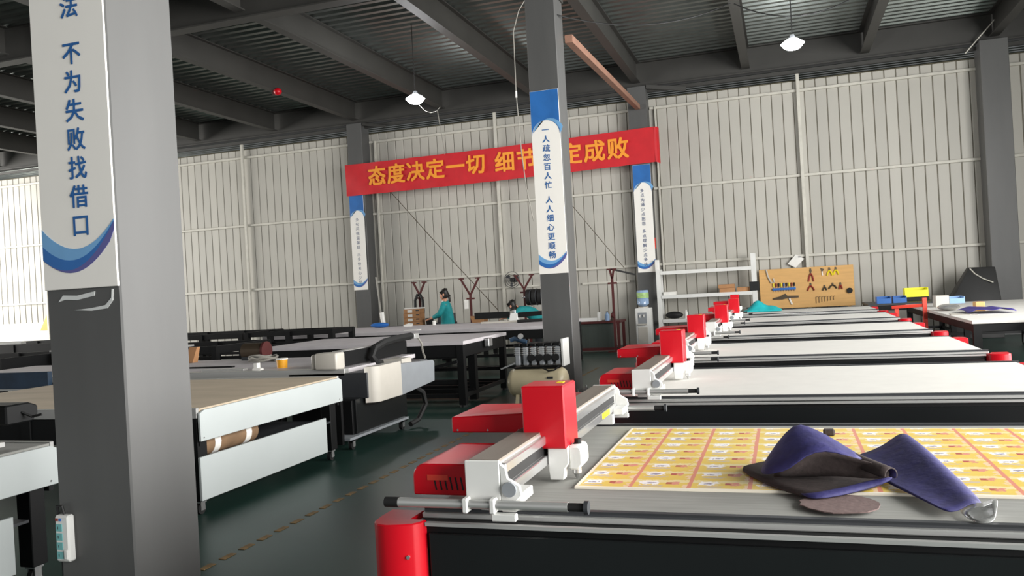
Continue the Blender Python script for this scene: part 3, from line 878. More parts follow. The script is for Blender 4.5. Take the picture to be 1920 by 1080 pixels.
# grey and black cutter behind the tan table
t = thing('grey_cutter', 'black cutter with a grey end panel and a white rounded corner cover', 'cutting machine', (-6.5, 8.2, 0))
part(t, 'bed', MB().box(-10.2, -4.25, 7.45, 9.05, 0.74, 0.785), 'tablegrey', 0.003)
part(t, 'edge_rail', MB().box(-10.2, -4.25, 7.36, 7.45, 0.72, 0.79), 'alu', 0.003)
part(t, 'front_apron', MB().box(-4.9, -4.0, 7.36, 7.40, 0.49, 0.745), 'dgrey', 0.003)
part(t, 'side_beam', MB().box(-10.6, -8.05, 7.30, 7.36, 0.66, 0.85), 'navy', 0.004, False, 'dark navy side beam')
part(t, 'side_beam_edge', MB().box(-10.6, -8.05, 7.30, 7.36, 0.64, 0.66), 'alu')
cv = [(-4.03, 7.36)] + arc(-4.03, 7.50, 0.12, -75, 0, 6) + [(-3.91, 7.96), (-4.03, 7.96)]
part(t, 'corner_cover', MB().prism(cv, 'z', 0.44, 0.80), 'offwhite', 0.004)
part(t, 'end_panel', MB().prism([(7.96, 0.43), (8.86, 0.48), (8.88, 0.70), (8.84, 0.725), (7.96, 0.77)], 'x', -4.0, -3.93), 'grey', 0.004)
part(t, 'end_box', MB().box(-4.25, -4.0, 7.40, 8.84, 0.48, 0.74), 'dgrey')
part(t, 'body', MB().box(-4.75, -4.06, 7.22, 8.36, 0.16, 0.50), 'blackp', 0.004)
for xx in (-4.14, -4.95, -9.6):
    for yy in (7.24, 8.36):
        part(t, 'leg', MB().box(xx - 0.05, xx + 0.05, yy - 0.05, yy + 0.05, 0.09, 0.49 if yy < 8 else 0.74), 'black', 0.004)
        caster(t, xx, yy)
part(t, 'lower_shelf', MB().box(-5.0, -4.02, 7.0, 8.3, 0.13, 0.155), 'grey')
part(t, 'front_frame', MB().box(-4.62, -4.08, 6.96, 7.0, 0.10, 0.72), 'black')
gb = part(t, 'gantry_beam', MB().box(-4.50, -4.33, 7.48, 9.0, 0.80, 0.95), 'black', 0.006)
part(gb, 'end_cover', MB().box(-4.55, -4.30, 7.30, 7.48, 0.785, 0.955), 'offwhite', 0.02, False, None, 3)
part(gb, 'end_cover', MB().box(-4.62, -4.55, 7.34, 7.52, 0.785, 0.94), 'offwhite', 0.02, False, None, 3)
part(gb, 'top_rail', MB().box(-4.47, -4.36, 7.52, 8.95, 0.95, 0.957), 'alu')
ch = [(-4.27, 8.62, 0.74), (-4.27, 8.3, 0.74), (-4.27, 8.08, 0.78), (-4.27, 7.98, 0.86), (-4.27, 8.06, 0.94), (-4.27, 8.3, 0.985), (-4.27, 8.62, 1.0), (-4.27, 9.0, 1.005)]
part(t, 'cable_chain', MB().tube(ch, 0.042, 8), 'rubber', 0, True)
part(t, 'chain_clip', MB().box(-4.31, -4.22, 9.0, 9.12, 0.97, 1.03), 'alu', 0.004)
part(t, 'top_plate', MB().box(-4.24, -4.02, 8.2, 8.45, 0.74, 0.80), 'offwhite')
part(t, 'air_hose', MB().tube([(-4.24, 9.1, 1.0), (-4.2, 9.14, 0.9), (-4.17, 9.1, 0.8), (-4.1, 9.0, 0.74)], 0.012), 'cable')
part(t, 'hanging_hose', MB().tube([(-4.05, 8.44, 0.5), (-3.98, 8.62, 0.38), (-3.97, 8.66, 0.24), (-4.02, 8.55, 0.08), (-4.05, 8.4, 0.05)], 0.03, 8), 'rubber', 0, True)

# things lying on that grey bed
b_ = thing('glue_tub', 'small yellow tub with a white lid on the grey cutter bed', 'tub', (-5.2, 7.7, 0.785))
part(b_, 'tub', MB().cyl((-5.2, 7.7, 0.785), (-5.2, 7.7, 0.875), 0.055, 0.06, 14), 'amber', 0, True)
part(b_, 'lid', MB().cyl((-5.2, 7.7, 0.875), (-5.2, 7.7, 0.89), 0.064, n=14), 'tape')
single('bracket', 'small white plastic bracket on the grey cutter bed', 'bracket', MB().prism([(-5.44, 0.785), (-5.34, 0.785), (-5.34, 0.80), (-5.38, 0.81), (-5.38, 0.86), (-5.42, 0.86), (-5.42, 0.81), (-5.44, 0.80)], 'y', 7.5, 7.56), 'tape', (-5.39, 7.53, 0.785))
single('steel_strip', 'pale steel strip lying on the grey cutter bed', 'steel strip', MB().box(-6.1, -5.55, 7.5, 7.58, 0.785, 0.805), 'alu', (-5.8, 7.54, 0.785), 0.003)
single('steel_strip', 'thin black strip on the grey cutter bed', 'steel strip', MB().box(-7.4, -6.0, 7.9, 7.96, 0.785, 0.80), 'black', (-6.7, 7.93, 0.785), 0.003)
cl_ = thing('wire_coil', 'loose coil of grey tubing on the grey cutter bed', 'tubing', (-6.0, 8.5, 0.785))
pts = [(-6.0 + (0.17 + 0.01 * math.sin(k)) * math.cos(k * 0.5), 8.5 + 0.15 * math.sin(k * 0.5), 0.797 + 0.002 * k + 0.01 * math.sin(k * 1.7)) for k in range(38)]
part(cl_, 'tube', MB().tube(pts, 0.011, 6), 'cable', 0, True)
single('wood_block', 'leaning tan board among the black frames', 'board', MB().prism([(8.7, 0.787), (8.8, 0.787), (8.86, 0.98), (8.80, 0.98)], 'x', -7.32, -7.20), 'cardboard', (-7.2, 8.75, 0.787))
rl = thing('motor_reel', 'brown motor reel on the black frame behind the grey cutter', 'reel', (-6.4, 8.9, 0.785))
part(rl, 'drum', MB().cyl((-6.55, 8.9, 0.90), (-6.25, 8.9, 0.90), 0.10, n=18), 'gunmetal', 0, True)
part(rl, 'hub', MB().cyl((-6.25, 8.9, 0.90), (-6.22, 8.9, 0.90), 0.115, n=18), 'redmatte', 0, True)
part(rl, 'cradle', MB().box(-6.55, -6.25, 8.82, 8.98, 0.785, 0.83), 'dgrey')


# ------------------------------------------------------------------ bare black frames and grey tables in the back
def frame_table(x0, x1, y0, y1, h, label, name='machine_frame', cat='machine frame', top=None, low=(0.18,), apron=0.14, nleg=3, topm='tablegrey', group='bare black machine frames'):
    t = thing(name, label, cat, ((x0 + x1) / 2, (y0 + y1) / 2, 0), group)
    if top:
        part(t, 'top', MB().box(x0, x1, y0, y1, h - top, h), topm, 0.004)
        z1 = h - top
    else:
        z1 = h
    for yy in (y0 + 0.02, y1 - 0.07):
        part(t, 'long_rail', MB().box(x0 + 0.02, x1 - 0.02, yy, yy + 0.05, z1 - apron, z1), 'black', 0.004)
        for z in low:
            part(t, 'lower_rail', MB().box(x0 + 0.02, x1 - 0.02, yy, yy + 0.04, z, z + 0.05), 'black')
    for xx in (x0 + 0.02, x1 - 0.07):
        part(t, 'cross_rail', MB().box(xx, xx + 0.05, y0 + 0.07, y1 - 0.07, z1 - apron, z1 - 0.002), 'black', 0.004)
        part(t, 'lower_rail', MB().box(xx, xx + 0.04, y0 + 0.07, y1 - 0.07, low[0], low[0] + 0.05), 'black')
    for i in range(nleg):
        xx = x0 + 0.06 + (x1 - x0 - 0.12) * i / (nleg - 1)
        for yy in (y0 + 0.05, y1 - 0.05):
            part(t, 'leg', MB().box(xx - 0.045, xx + 0.045, yy - 0.045, yy + 0.045, 0.03, z1 - 0.01), 'black')
            part(t, 'foot', MB().cyl((xx, yy, 0), (xx, yy, 0.03), 0.05, n=10), 'rubber')
    return t


f1 = frame_table(-7.1, -3.98, 9.95, 11.7, 0.86, 'grey topped black frame table in front of the air compressor', 'frame_table', 'table', 0.05, (0.12, 0.3), 0.16, 2, 'tablegrey', None)
for k in range(3):
    part(f1, 'floor_rail', MB().box(-7.0, -4.05, 10.4 + 0.4 * k, 10.46 + 0.4 * k, 0.12, 0.18), 'black')
part(f1, 'leg', MB().box(-4.13, -4.03, 10.45, 10.55, 0.03, 0.82), 'black')
part(f1, 'diagonal_brace', MB().bar((-4.06, 9.9, 0.6), (-4.9, 9.9, 0.42), 0.04, 0.04), 'black')
part(f1, 'pneumatic_valve', MB().box(-3.97, -3.9, 10.7, 10.85, 0.72, 0.84), 'steel', 0.01)
f2 = frame_table(-9.6, -3.85, 13.6, 16.0, 0.84, 'long grey work table in front of the two workers', 'work_table', 'table', 0.06, (0.12, 0.32), 0.16, 3, 'tablegrey', None)
frame_table(-12.6, -9.75, 13.2, 14.6, 0.95, 'bare black steel frame by the cream wall, nearest the grey column poster end', apron=0.1, nleg=4, low=(0.3, 0.55))
frame_table(-9.3, -7.45, 12.6, 13.4, 0.98, 'short black steel frame before the end wall under the banner end', apron=0.09, nleg=3, low=(0.35, 0.7))
frame_table(-11.1, -8.0, 10.2, 11.6, 0.90, 'low black steel frame with a steel plank on top', apron=0.12, nleg=4, low=(0.3, 0.6))
single('steel_plank', 'long pale steel plank resting on the low black frame', 'plank', MB().box(-11.3, -8.6, 10.3, 10.45, 0.90, 0.925), 'alu', (-10.0, 10.37, 0.90))
frame_table(-17.6, -13.2, 12.2, 13.8, 0.96, 'black steel frame beyond the tan table at the picture edge', apron=0.16, nleg=5, low=(0.3, 0.6))
frame_table(-15.2, -11.25, 9.4, 10.9, 0.88, 'wide black frame with a pale tray behind the navy beam', apron=0.2, nleg=4, low=(0.3,))
single('plastic_tray', 'pale grey plastic tray on the wide black frame', 'tray', MB().prism([(-13.55, 0.88), (-12.75, 0.88), (-12.68, 1.04), (-13.62, 1.04)], 'y', 9.5, 10.0), 'grey', (-13.15, 9.75, 0.88), 0.01)
single('steel_plank', 'pale steel strip on the frame beyond the tan table', 'plank', MB().box(-17.3, -14.2, 12.3, 12.42, 0.96, 1.0), 'alu', (-15.7, 12.36, 0.96))

# carriage on the long work table
t = thing('table_carriage', 'pale tool carriage standing on the long grey work table', 'tool carriage', (-5.0, 15.4, 0.84))
part(t, 'base', MB().box(-5.75, -4.6, 15.35, 15.55, 0.84, 0.875), 'offwhite', 0.005)
part(t, 'post', MB().prism([(-5.16, 0.875), (-4.98, 0.875), (-4.99, 1.02), (-5.13, 1.02)], 'y', 15.38, 15.5), 'white', 0.006)
part(t, 'valve', MB().cyl((-5.06, 15.44, 1.02), (-5.06, 15.44, 1.08), 0.03, n=12), 'steel')
part(t, 'arm', MB().prism([(-4.98, 0.93), (-3.9, 0.99), (-3.9, 1.06), (-4.98, 1.03)], 'y', 15.4, 15.48), 'black', 0.006)
part(t, 'rear_arm', MB().box(-5.9, -5.16, 15.42, 15.48, 0.93, 1.06), 'black', 0.006)
single('black_hose', 'black hose bundle lying along the long work table', 'hose', MB().tube([(-4.9, 15.1, 0.87), (-4.5, 15.12, 0.875), (-4.2, 15.15, 0.88), (-3.95, 15.2, 0.875)], 0.03, 8), 'rubber', (-4.4, 15.1, 0.84), 0, True)
single('label_strip', 'short white label strip on the edge of the long work table', 'label', MB().box(-6.65, -6.4, 13.75, 13.95, 0.84, 0.852), 'tape', (-6.5, 13.85, 0.84))
single('cloth_rag', 'blue rag on the end of the long work table', 'cloth', MB().ball((-8.1, 15.6, 0.896), 0.22, 0.12, 0.055, 12, 6), 'bin', (-8.1, 15.6, 0.84), 0, True)
single('tin_can', 'small pale tin on the long work table before the standing worker', 'can', MB().cyl((-6.9, 15.7, 0.84), (-6.9, 15.7, 0.93), 0.035, n=12), 'tape', (-6.9, 15.7, 0.84))
single('metal_part', 'small white casting lying on the long work table', 'casting', MB().prism([(-7.55, 0.84), (-7.4, 0.84), (-7.38, 0.88), (-7.46, 0.90), (-7.56, 0.87)], 'y', 15.6, 15.7), 'tape', (-7.47, 15.65, 0.84))

# rear bench with cartons behind the workers
rb = frame_table(-9.4, -6.4, 17.45, 18.2, 0.76, 'rear workbench below the hose stands with cartons on it', 'workbench', 'table', 0.04, (0.2,), 0.08, 3, 'dgrey', None)
for k in range(4):
    z = 0.76 + 0.1 * k
    cb = thing('carton', ['lowest brown carton of the stack on the rear bench', 'second lowest brown carton of the stack on the rear bench', 'third brown carton up in the stack on the rear bench', 'topmost brown carton of the stack on the rear bench'][k], 'box', (-8.25, 17.6, z), 'cartons on the rear bench')
    part(cb, 'box', MB().box(-8.45 + 0.01 * (k % 2), -8.03, 17.47, 17.75, z, z + 0.098), 'cardboard', 0.004)
    part(cb, 'label', MB().box(-8.34, -8.22, 17.467, 17.47, z + 0.02, z + 0.08), 'tape')
    part(cb, 'hand_slot', MB().box(-8.13, -8.05, 17.4675, 17.47, z + 0.05, z + 0.075), 'dgrey')
single('paper_stack', 'white papers on top of the carton stack', 'paper', MB().box(-8.42, -8.0, 17.48, 17.72, 1.16, 1.19), 'tape', (-8.2, 17.6, 1.16), 0.004)
single('black_bucket', 'small black bucket beside the carton stack', 'bucket', MB().lathe([(0.07, 0), (0.10, 0.17), (0.09, 0.17), (0.065, 0.01)], (-7.85, 17.6, 0.76), 14), 'rubber', (-7.85, 17.6, 0.76), 0, True)
sw_ = thing('bench_machine', 'dark bench machine in front of the standing worker', 'machine', (-7.45, 17.6, 0.76))
part(sw_, 'base', MB().box(-7.65, -7.22, 17.5, 17.75, 0.76, 0.82), 'dgrey', 0.006)
part(sw_, 'arm', MB().prism([(-7.65, 0.82), (-7.56, 0.82), (-7.52, 0.93), (-7.3, 0.95), (-7.3, 0.82), (-7.22, 0.82), (-7.22, 1.02), (-7.6, 1.02)], 'y', 17.56, 17.68), 'dgrey', 0.008)
single('open_carton', 'open brown carton on the rear bench beyond the standing worker', 'box', MB().prism([(-6.75, 0.76), (-6.48, 0.76), (-6.44, 0.92), (-6.60, 0.90), (-6.80, 0.93)], 'y', 17.5, 17.75), 'cardboard', (-6.6, 17.6, 0.76))


def hose_stand(x, y, label, h=1.8, spread=0.2, split=1.5, hoses=True):
    t = thing('hose_stand', label, 'stand', (x, y, 0), 'dark red hose stands along the end wall')
    part(t, 'post', MB().box(x - 0.025, x + 0.025, y - 0.025, y + 0.025, 0, split), 'redmatte', 0.003)
    part(t, 'base', MB().box(x - 0.15, x + 0.15, y - 0.12, y + 0.1, 0, 0.02), 'redmatte')
    for s in (-1, 1):
        a = part(t, 'arm', MB().bar((x, y, split - 0.02), (x + s * spread * 0.8, y, h), 0.04, 0.04), 'redmatte')
        part(a, 'hook', MB().box(x + s * spread * 0.7 - 0.06, x + s * spread * 0.7 + 0.06, y - 0.03, y + 0.03, h - 0.03, h), 'redmatte')
    part(t, 'crossbar', MB().box(x - 0.1, x + 0.1, y - 0.02, y + 0.02, split - 0.12, split - 0.08), 'redmatte')
    if hoses:
        for s in (-1, 1):
            part(t, 'hose', MB().tube([(x + 0.03 * s, y - 0.05, split), (x + 0.10 * s, y - 0.06, split - 0.15), (x + 0.11 * s, y - 0.06, split - 0.4), (x + 0.09 * s, y - 0.06, 0.85)], 0.035, 8), 'rubber', 0, True)
    return t


hose_stand(-8.48, 18.5, 'dark red hose stand behind the carton stack')
hs = hose_stand(-7.15, 18.5, 'dark red hose stand right behind the standing worker', 1.82, 0.3, 1.42, False)
part(hs, 'socket_box', MB().box(-7.28, -7.19, 18.40, 18.46, 1.08, 1.3), 'tape', 0.004)
hs = hose_stand(-5.82, 18.6, 'dark red hose stand hung with black cable reels', 1.82, 0.28, 1.5, False)
for k in range(4):
    xx = -5.72 + 0.14 * k
    part(hs, 'cable_reel', MB().cyl((xx, 18.5, 1.28), (xx + 0.09, 18.5, 1.28), 0.19, n=18), 'rubber', 0, True)
    part(hs, 'reel_flange', MB().cyl((xx + 0.092, 18.5, 1.28), (xx + 0.104, 18.5, 1.28), 0.20, n=18), 'dgrey' if k < 3 else 'cardboard', 0, True)
part(hs, 'reel_axle', MB().cyl((-5.84, 18.5, 1.28), (-5.15, 18.5, 1.28), 0.015, n=8), 'steel')
hs = hose_stand(-3.55, 17.8, 'dark red hose stand at the end of the red workbench', 1.82, 0.06, 1.6, False)
part(hs, 'side_arm', MB().bar((-3.53, 17.8, 1.80), (-3.1, 18.2, 1.66), 0.035, 0.035), 'rubber')
part(hs, 'hand_wheel', MB().cyl((-3.60, 17.76, 0.8), (-3.54, 17.75, 0.8), 0.05, n=14), 'redmatte')

# ------------------------------------------------------------------ red workbench, bottles
t = thing('red_workbench', 'dark red workbench with a dark sheet front behind the mid-hall column', 'workbench', (-4.2, 18.3, 0))
part(t, 'top', MB().box(-5.6, -3.46, 18.0, 18.7, 0.62, 0.67), 'redmatte', 0.005)
part(t, 'front_sheet', MB().box(-5.55, -3.58, 18.05, 18.07, 0.04, 0.62), 'curtain', 0.003)
for xx in (-5.55, -3.52):
    for yy in (18.04, 18.66):
        part(t, 'leg', MB().box(xx - 0.03, xx + 0.03, yy - 0.03, yy + 0.03, 0, 0.62), 'redmatte')
part(t, 'foot_rail', MB().box(-5.5, -3.56, 18.02, 18.05, 0.02, 0.08), 'redmatte')
part(t, 'end_casting', MB().prism([(-4.68, 0.66), (-4.42, 0.66), (-4.40, 0.56), (-4.46, 0.46), (-4.68, 0.46)], 'y', 17.90, 17.96), 'offwhite', 0.006)
t = thing('long_tool_rail', 'white extrusion lying on the red workbench', 'rail', (-4.3, 18.15, 0.67))
part(t, 'rail', MB().box(-5.2, -3.95, 18.08, 18.2, 0.67, 0.75), 'white', 0.006)
part(t, 'end_block', MB().box(-3.98, -3.92, 18.06, 18.22, 0.67, 0.87), 'white', 0.006)


def bottle(x, y, z, r, h, m, label):
    t = thing('bottle', label, 'bottle', (x, y, z), 'bottles on the red workbench')
    part(t, 'body', MB().lathe([(r, 0), (r, h * 0.62), (r * 0.45, h * 0.78), (r * 0.4, h * 0.9)], (x, y, z), 14), m, 0, True)
    part(t, 'cap', MB().cyl((x, y, z + h * 0.9), (x, y, z + h), r * 0.5, n=12), 'dgrey')


bottle(-3.85 + 0.06, 18.2, 0.67, 0.055, 0.21, 'water', 'clear bottle beside the white extrusion on the red workbench')
bottle(-3.66, 18.22, 0.67, 0.05, 0.2, 'gunmetal', 'dark bottle at the end of the red workbench')

# ------------------------------------------------------------------ water dispenser
t = thing('water_dispenser', 'white floor-standing water dispenser beside the end wall column', 'water dispenser', (-3.06, 18.75, 0))
part(t, 'cabinet', MB().box(-3.23, -2.88, 18.6, 18.93, 0.0, 0.9), 'white', 0.02, False, None, 2)
part(t, 'tap_recess', MB().box(-3.17, -2.97, 18.593, 18.60, 0.55, 0.80), 'grey', 0.003)
for xx in (-3.12, -3.03):
    part(t, 'tap', MB().cyl((xx, 18.56, 0.74), (xx, 18.6, 0.74), 0.014, n=8).cyl((xx, 18.565, 0.69), (xx, 18.565, 0.74), 0.011, n=8), 'tape')
part(t, 'drip_tray', MB().box(-3.17, -2.97, 18.55, 18.6, 0.52, 0.545), 'offwhite', 0.004)
part(t, 'lower_door', MB().box(-3.18, -2.96, 18.592, 18.60, 0.1, 0.47), 'offwhite', 0.004)
part(t, 'collar', MB().cyl((-3.06, 18.76, 0.9), (-3.06, 18.76, 0.925), 0.12, n=18), 'offwhite')
t = thing('water_bottle', 'big blue water bottle with a green label upturned on the dispenser', 'bottle', (-3.06, 18.76, 0.925))
part(t, 'bottle', MB().lathe([(0.04, 0), (0.1, 0.03), (0.135, 0.06), (0.135, 0.17), (0.128, 0.18), (0.135, 0.19), (0.135, 0.34), (0.12, 0.375), (0.03, 0.38)], (-3.06, 18.76, 0.925), 20), 'water', 0, True)
part(t, 'label', MB().lathe([(0.136, 0.20), (0.137, 0.21), (0.137, 0.31), (0.136, 0.32)], (-3.06, 18.76, 0.925), 20), 'label', 0, True)

# ------------------------------------------------------------------ white rack with cartons
t = thing('steel_rack', 'white steel rack with three shelves between the column and the tool board', 'rack', (-1.67, 19.2, 0))
for xx, z1 in ((-2.72, 1.75), (-0.62, 1.99)):
    for yy in (19.02, 19.36):
        part(t, 'upright', MB().box(xx - 0.05, xx + 0.05, yy - 0.03, yy + 0.03, 0, z1), 'white', 0.004)
for z in (0.60, 1.15, 1.70):
    s = part(t, 'shelf', MB().box(-2.67, -0.67, 18.99, 19.39, z - 0.05, z), 'white', 0.004)
    part(s, 'lip', MB().box(-2.67, -0.67, 18.975, 18.99, z - 0.075, z + 0.005), 'white', 0.003)
part(t, 'black_sleeve', MB().box(-0.72, -0.52, 18.98, 19.0, 1.16, 1.36), 'rubber', 0.005)


def carton(x0, x1, y0, y1, z0, z1, label, m='cardboard'):
    t = thing('carton', label, 'box', ((x0 + x1) / 2, (y0 + y1) / 2, z0), 'cartons on the white rack')
    part(t, 'box', MB().box(x0, x1, y0, y1, z0, z1), m, 0.004)
    part(t, 'tape', MB().box(x0 - 0.001, x1 + 0.001, (y0 + y1) / 2 - 0.02, (y0 + y1) / 2 + 0.02, z1, z1 + 0.002), 'brown')


carton(-1.38, -1.04, 19.06, 19.3, 1.15, 1.245, 'lower brown carton of the pair on the white rack')
carton(-1.40, -1.05, 19.06, 19.3, 1.247, 1.33, 'upper brown carton of the pair on the white rack')
carton(-1.00, -0.73, 19.06, 19.3, 1.15, 1.25, 'single flat brown carton next to the sleeve on the white rack')
carton(-2.63, -2.35, 19.04, 19.3, 1.15, 1.23, 'white carton on the middle shelf of the rack', 'tape')
single('tool_pouch', 'black tool pouch on the bottom shelf of the white rack', 'pouch', MB().ball((-2.42, 19.15, 0.69), 0.2, 0.1, 0.085, 12, 8), 'rubber', (-2.42, 19.15, 0.61), 0, True)
single('spray_can', 'white can on the bottom shelf of the white rack', 'can', MB().lathe([(0.04, 0), (0.04, 0.15), (0.02, 0.17), (0.02, 0.2)], (-2.15, 19.12, 0.60), 12), 'tape', (-2.15, 19.12, 0.6), 0, True)
single('wall_phone', 'white and black handset box on the column above the water dispenser', 'handset', MB().box(-2.80, -2.70, 19.12, 19.2, 1.72, 1.98), 'tape', (-2.75, 19.16, 1.72), 0.02, False, None, 2)
single('indicator_strip', 'red warning strip on the column side above the handset box', 'strip', MB().box(-2.812, -2.78, 19.30, 19.36, 2.25, 2.50), 'orange', (-2.79, 19.33, 2.25))
# ------------------------------------------------------------------ tool board
t = thing('tool_board', 'plywood tool board leaning on the end wall behind the cutters', 'tool board', (0.47, 19.5, 0.70))
part(t, 'plywood', MB().box(-0.52, 1.46, 19.47, 19.5, 0.72, 1.61), 'wood', 0.004)
for xx in (-0.4, 1.35):
    part(t, 'leg', MB().box(xx - 0.03, xx + 0.03, 19.5, 19.55, 0.0, 1.5), 'wood')
YT = 19.468


def plier(x, z, h, m, label, spread=0.055):
    t = thing('pliers', label, 'pliers', (x, YT, z), 'hand tools on the tool board')
    part(t, 'jaw', MB().prism([(x - 0.012, z), (x + 0.012, z), (x + 0.022, z - 0.06), (x, z - h * 0.42), (x - 0.022, z - 0.06)], 'y', YT - 0.02, YT), 'gunmetal')
    for s in (-1, 1):
        part(t, 'handle', MB().tube([(x, YT - 0.019, z - h * 0.38), (x + s * spread * 0.6, YT - 0.019, z - h * 0.6), (x + s * spread, YT - 0.019, z - h)], 0.017, 6), m, 0, True)


plier(0.58, 1.58, 0.29, 'toolred', 'long red-handled pliers at the top of the tool board')
plier(0.565, 1.26, 0.17, 'toolred', 'short red-handled pliers in the middle of the tool board', 0.07)
plier(0.97, 1.58, 0.18, 'toolyellow', 'yellow-handled pliers nearer the board middle')
plier(1.10, 1.58, 0.17, 'toolyellow', 'yellow-handled pliers nearer the board corner')
plier(0.85, 1.20, 0.12, 'gunmetal', 'small bare metal pliers in the second row of the tool board', 0.04)
plier(1.02, 1.24, 0.13, 'gunmetal', 'wide open bare metal pliers in the second row of the tool board', 0.08)
plier(1.18, 1.24, 0.15, 'toolred', 'small orange-handled snips in the second row of the tool board', 0.03)
t = thing('scraper', 'white-handled scraper beside the yellow pliers', 'scraper', (0.82, YT, 1.42))
part(t, 'blade', MB().prism([(0.78, 1.58), (0.86, 1.55), (0.83, 1.50), (0.80, 1.50)], 'y', YT - 0.006, YT), 'gunmetal')
part(t, 'handle', MB().tube([(0.815, YT - 0.012, 1.50), (0.82, YT - 0.012, 1.41)], 0.014), 'tape')
for k in range(9):
    x = -0.22 + 0.055 * k
    sd = thing('screwdriver', ['first', 'second', 'third', 'fourth', 'fifth', 'sixth', 'seventh', 'eighth', 'ninth'][k] + ' screwdriver along the blue strip, counting from the white rack', 'screwdriver', (x, YT, 1.12), 'screwdrivers on the tool board')
    part(sd, 'grip', MB().cyl((x, YT - 0.025, 1.21), (x, YT - 0.025, 1.29), 0.016, n=8), ['toolyellow', 'toolred', 'black', 'toolyellow', 'bin', 'black', 'toolyellow', 'toolred', 'black'][k])
    part(sd, 'shank', MB().cyl((x, YT - 0.025, 1.10), (x, YT - 0.025, 1.21), 0.006, n=6), 'steel')
single('tool_rack', 'blue strip rack holding the screwdrivers', 'rack', MB().box(-0.25, 0.25, YT - 0.045, YT, 1.13, 1.18), 'bin', (0, YT, 1.13), 0.004)
single('hanging_bar', 'long dark metal bar hanging low on the tool board', 'tool', MB().prism([(-0.24, 0.96), (-0.1, 0.99), (0.02, 1.05), (0.06, 1.0), (0.30, 0.99), (0.30, 0.95), (0.05, 0.94), (-0.05, 0.92), (-0.24, 0.925)], 'y', YT - 0.03, YT), 'gunmetal', (0, YT, 0.92))
single('mallet_handle', 'white handle hanging under the dark bar on the tool board', 'tool', MB().tube([(0.10, YT - 0.015, 0.94), (0.15, YT - 0.015, 0.80)], 0.02), 'tape', (0.1, YT, 0.8))
for k in range(7):
    x = 0.66 + 0.06 * k
    single('hex_key', ['leftmost', 'second', 'third', 'fourth', 'fifth', 'sixth', 'rightmost'][k] + ' of the hex keys at the foot of the tool board', 'hex key', MB().tube([(x, YT - 0.01, 0.80 + 0.01 * k), (x, YT - 0.01, 0.94), (x + 0.035, YT - 0.01, 0.945)], 0.006), 'gunmetal', (x, YT, 0.8), 0, False, 'hex keys on the tool board')
single('hanging_hook', 'pale wooden hook hanging at the corner of the tool board', 'hook', MB().tube([(-0.36, YT - 0.02, 1.60), (-0.33, YT - 0.02, 1.45), (-0.27, YT - 0.02, 1.31), (-0.2, YT - 0.02, 1.32), (-0.22, YT - 0.02, 1.40)], 0.018), 'offwhite', (-0.3, YT, 1.3), 0, True)
single('tape_measure', 'black and white tape reel at the corner of the tool board', 'tape reel', MB().cyl((1.36, YT - 0.05, 1.05), (1.36, YT, 1.05), 0.06, n=14), 'black', (1.36, YT, 0.99))
t = thing('clipboard', 'white paper sheet tilted above the tool board', 'paper', (0.28, 19.6, 1.62))
part(t, 'sheet', MB().prism([(0.288, 1.915), (0.465, 1.805), (0.272, 1.615), (0.105, 1.71)], 'y', 19.60, 19.612), 'tape')
part(t, 'clip', MB().box(0.34, 0.40, 19.59, 19.61, 1.84, 1.87), 'steel')

# ------------------------------------------------------------------ tables and bins in the bright corner
frame_table(2.13, 4.1, 11.2, 16.9, 0.80, 'white topped black table along the bright corner, heaped with small parts', 'parts_table', 'table', 0.04, (0.2,), 0.1, 3, 'feltw', None)
frame_table(2.75, 4.4, 9.2, 11.05, 0.83, 'white topped black table standing nearer the doorway', 'parts_table', 'table', 0.04, (0.2,), 0.1, 2, 'feltw', None)
t = thing('red_rail_frame', 'orange red steel rail and post at the table end in the bright corner', 'rail', (1.9, 14.4, 0))
part(t, 'post', MB().box(2.05, 2.11, 14.3, 14.36, 0.0, 1.0), 'orange', 0.003)
part(t, 'rail', MB().bar((1.62, 14.45, 0.86), (2.08, 14.33, 0.88), 0.05, 0.05), 'orange', 0.003)
part(t, 'leg', MB().box(1.66, 1.72, 14.42, 14.48, 0, 0.84), 'orange', 0.003)


def bin_(x, y, z, w, d, h, m, label, name='plastic_bin'):
    t = thing(name, label, 'bin', (x, y, z), 'plastic bins in the bright corner')
    e = 0.012
    part(t, 'base', MB().box(x, x + w, y, y + d, z, z + e), m)
    part(t, 'front', MB().box(x, x + w, y, y + e, z + e, z + h * 0.75), m)
    part(t, 'back', MB().box(x, x + w, y + d - e, y + d, z + e, z + h), m)
    for xx in (x, x + w - e):
        part(t, 'side', MB().box(xx, xx + e, y + e, y + d - e, z + e, z + h), m)


frame_table(1.55, 3.1, 17.6, 18.9, 0.80, 'low dark table by the end wall carrying blue and yellow bins', 'bin_table', 'table', 0.04, (0.2,), 0.1, 2, 'dgrey', None)
bin_(1.72, 17.65, 0.80, 0.26, 0.3, 0.13, 'bin', 'blue bin at the near end of the bin table')
bin_(2.02, 17.7, 0.80, 0.24, 0.3, 0.13, 'bin', 'blue bin between the other blue bin and the yellow bin')
single('black_box', 'black box under the yellow bin on the bin table', 'box', MB().box(2.3, 2.75, 18.3, 18.6, 0.80, 0.88), 'rubber', (2.5, 18.45, 0.80), 0.006)
bin_(2.31, 18.3, 0.882, 0.43, 0.3, 0.18, 'yellow', 'bright yellow bin on the black box')
bin_(2.78, 16.35, 0.80, 0.24, 0.3, 0.12, 'binlight', 'pale blue bin on the long white parts table')
single('carton_small', 'small cream carton by the orange post on the parts table', 'box', MB().box(2.36, 2.56, 15.1, 15.4, 0.80, 0.99), 'offwhite', (2.45, 15.2, 0.8), 0.006)
single('parts_bag', 'clear parts bag on the corner of the parts table', 'bag', MB().ball((2.36, 14.0, 0.85), 0.16, 0.25, 0.05, 12, 6), 'foil', (2.36, 14.0, 0.80), 0, True)
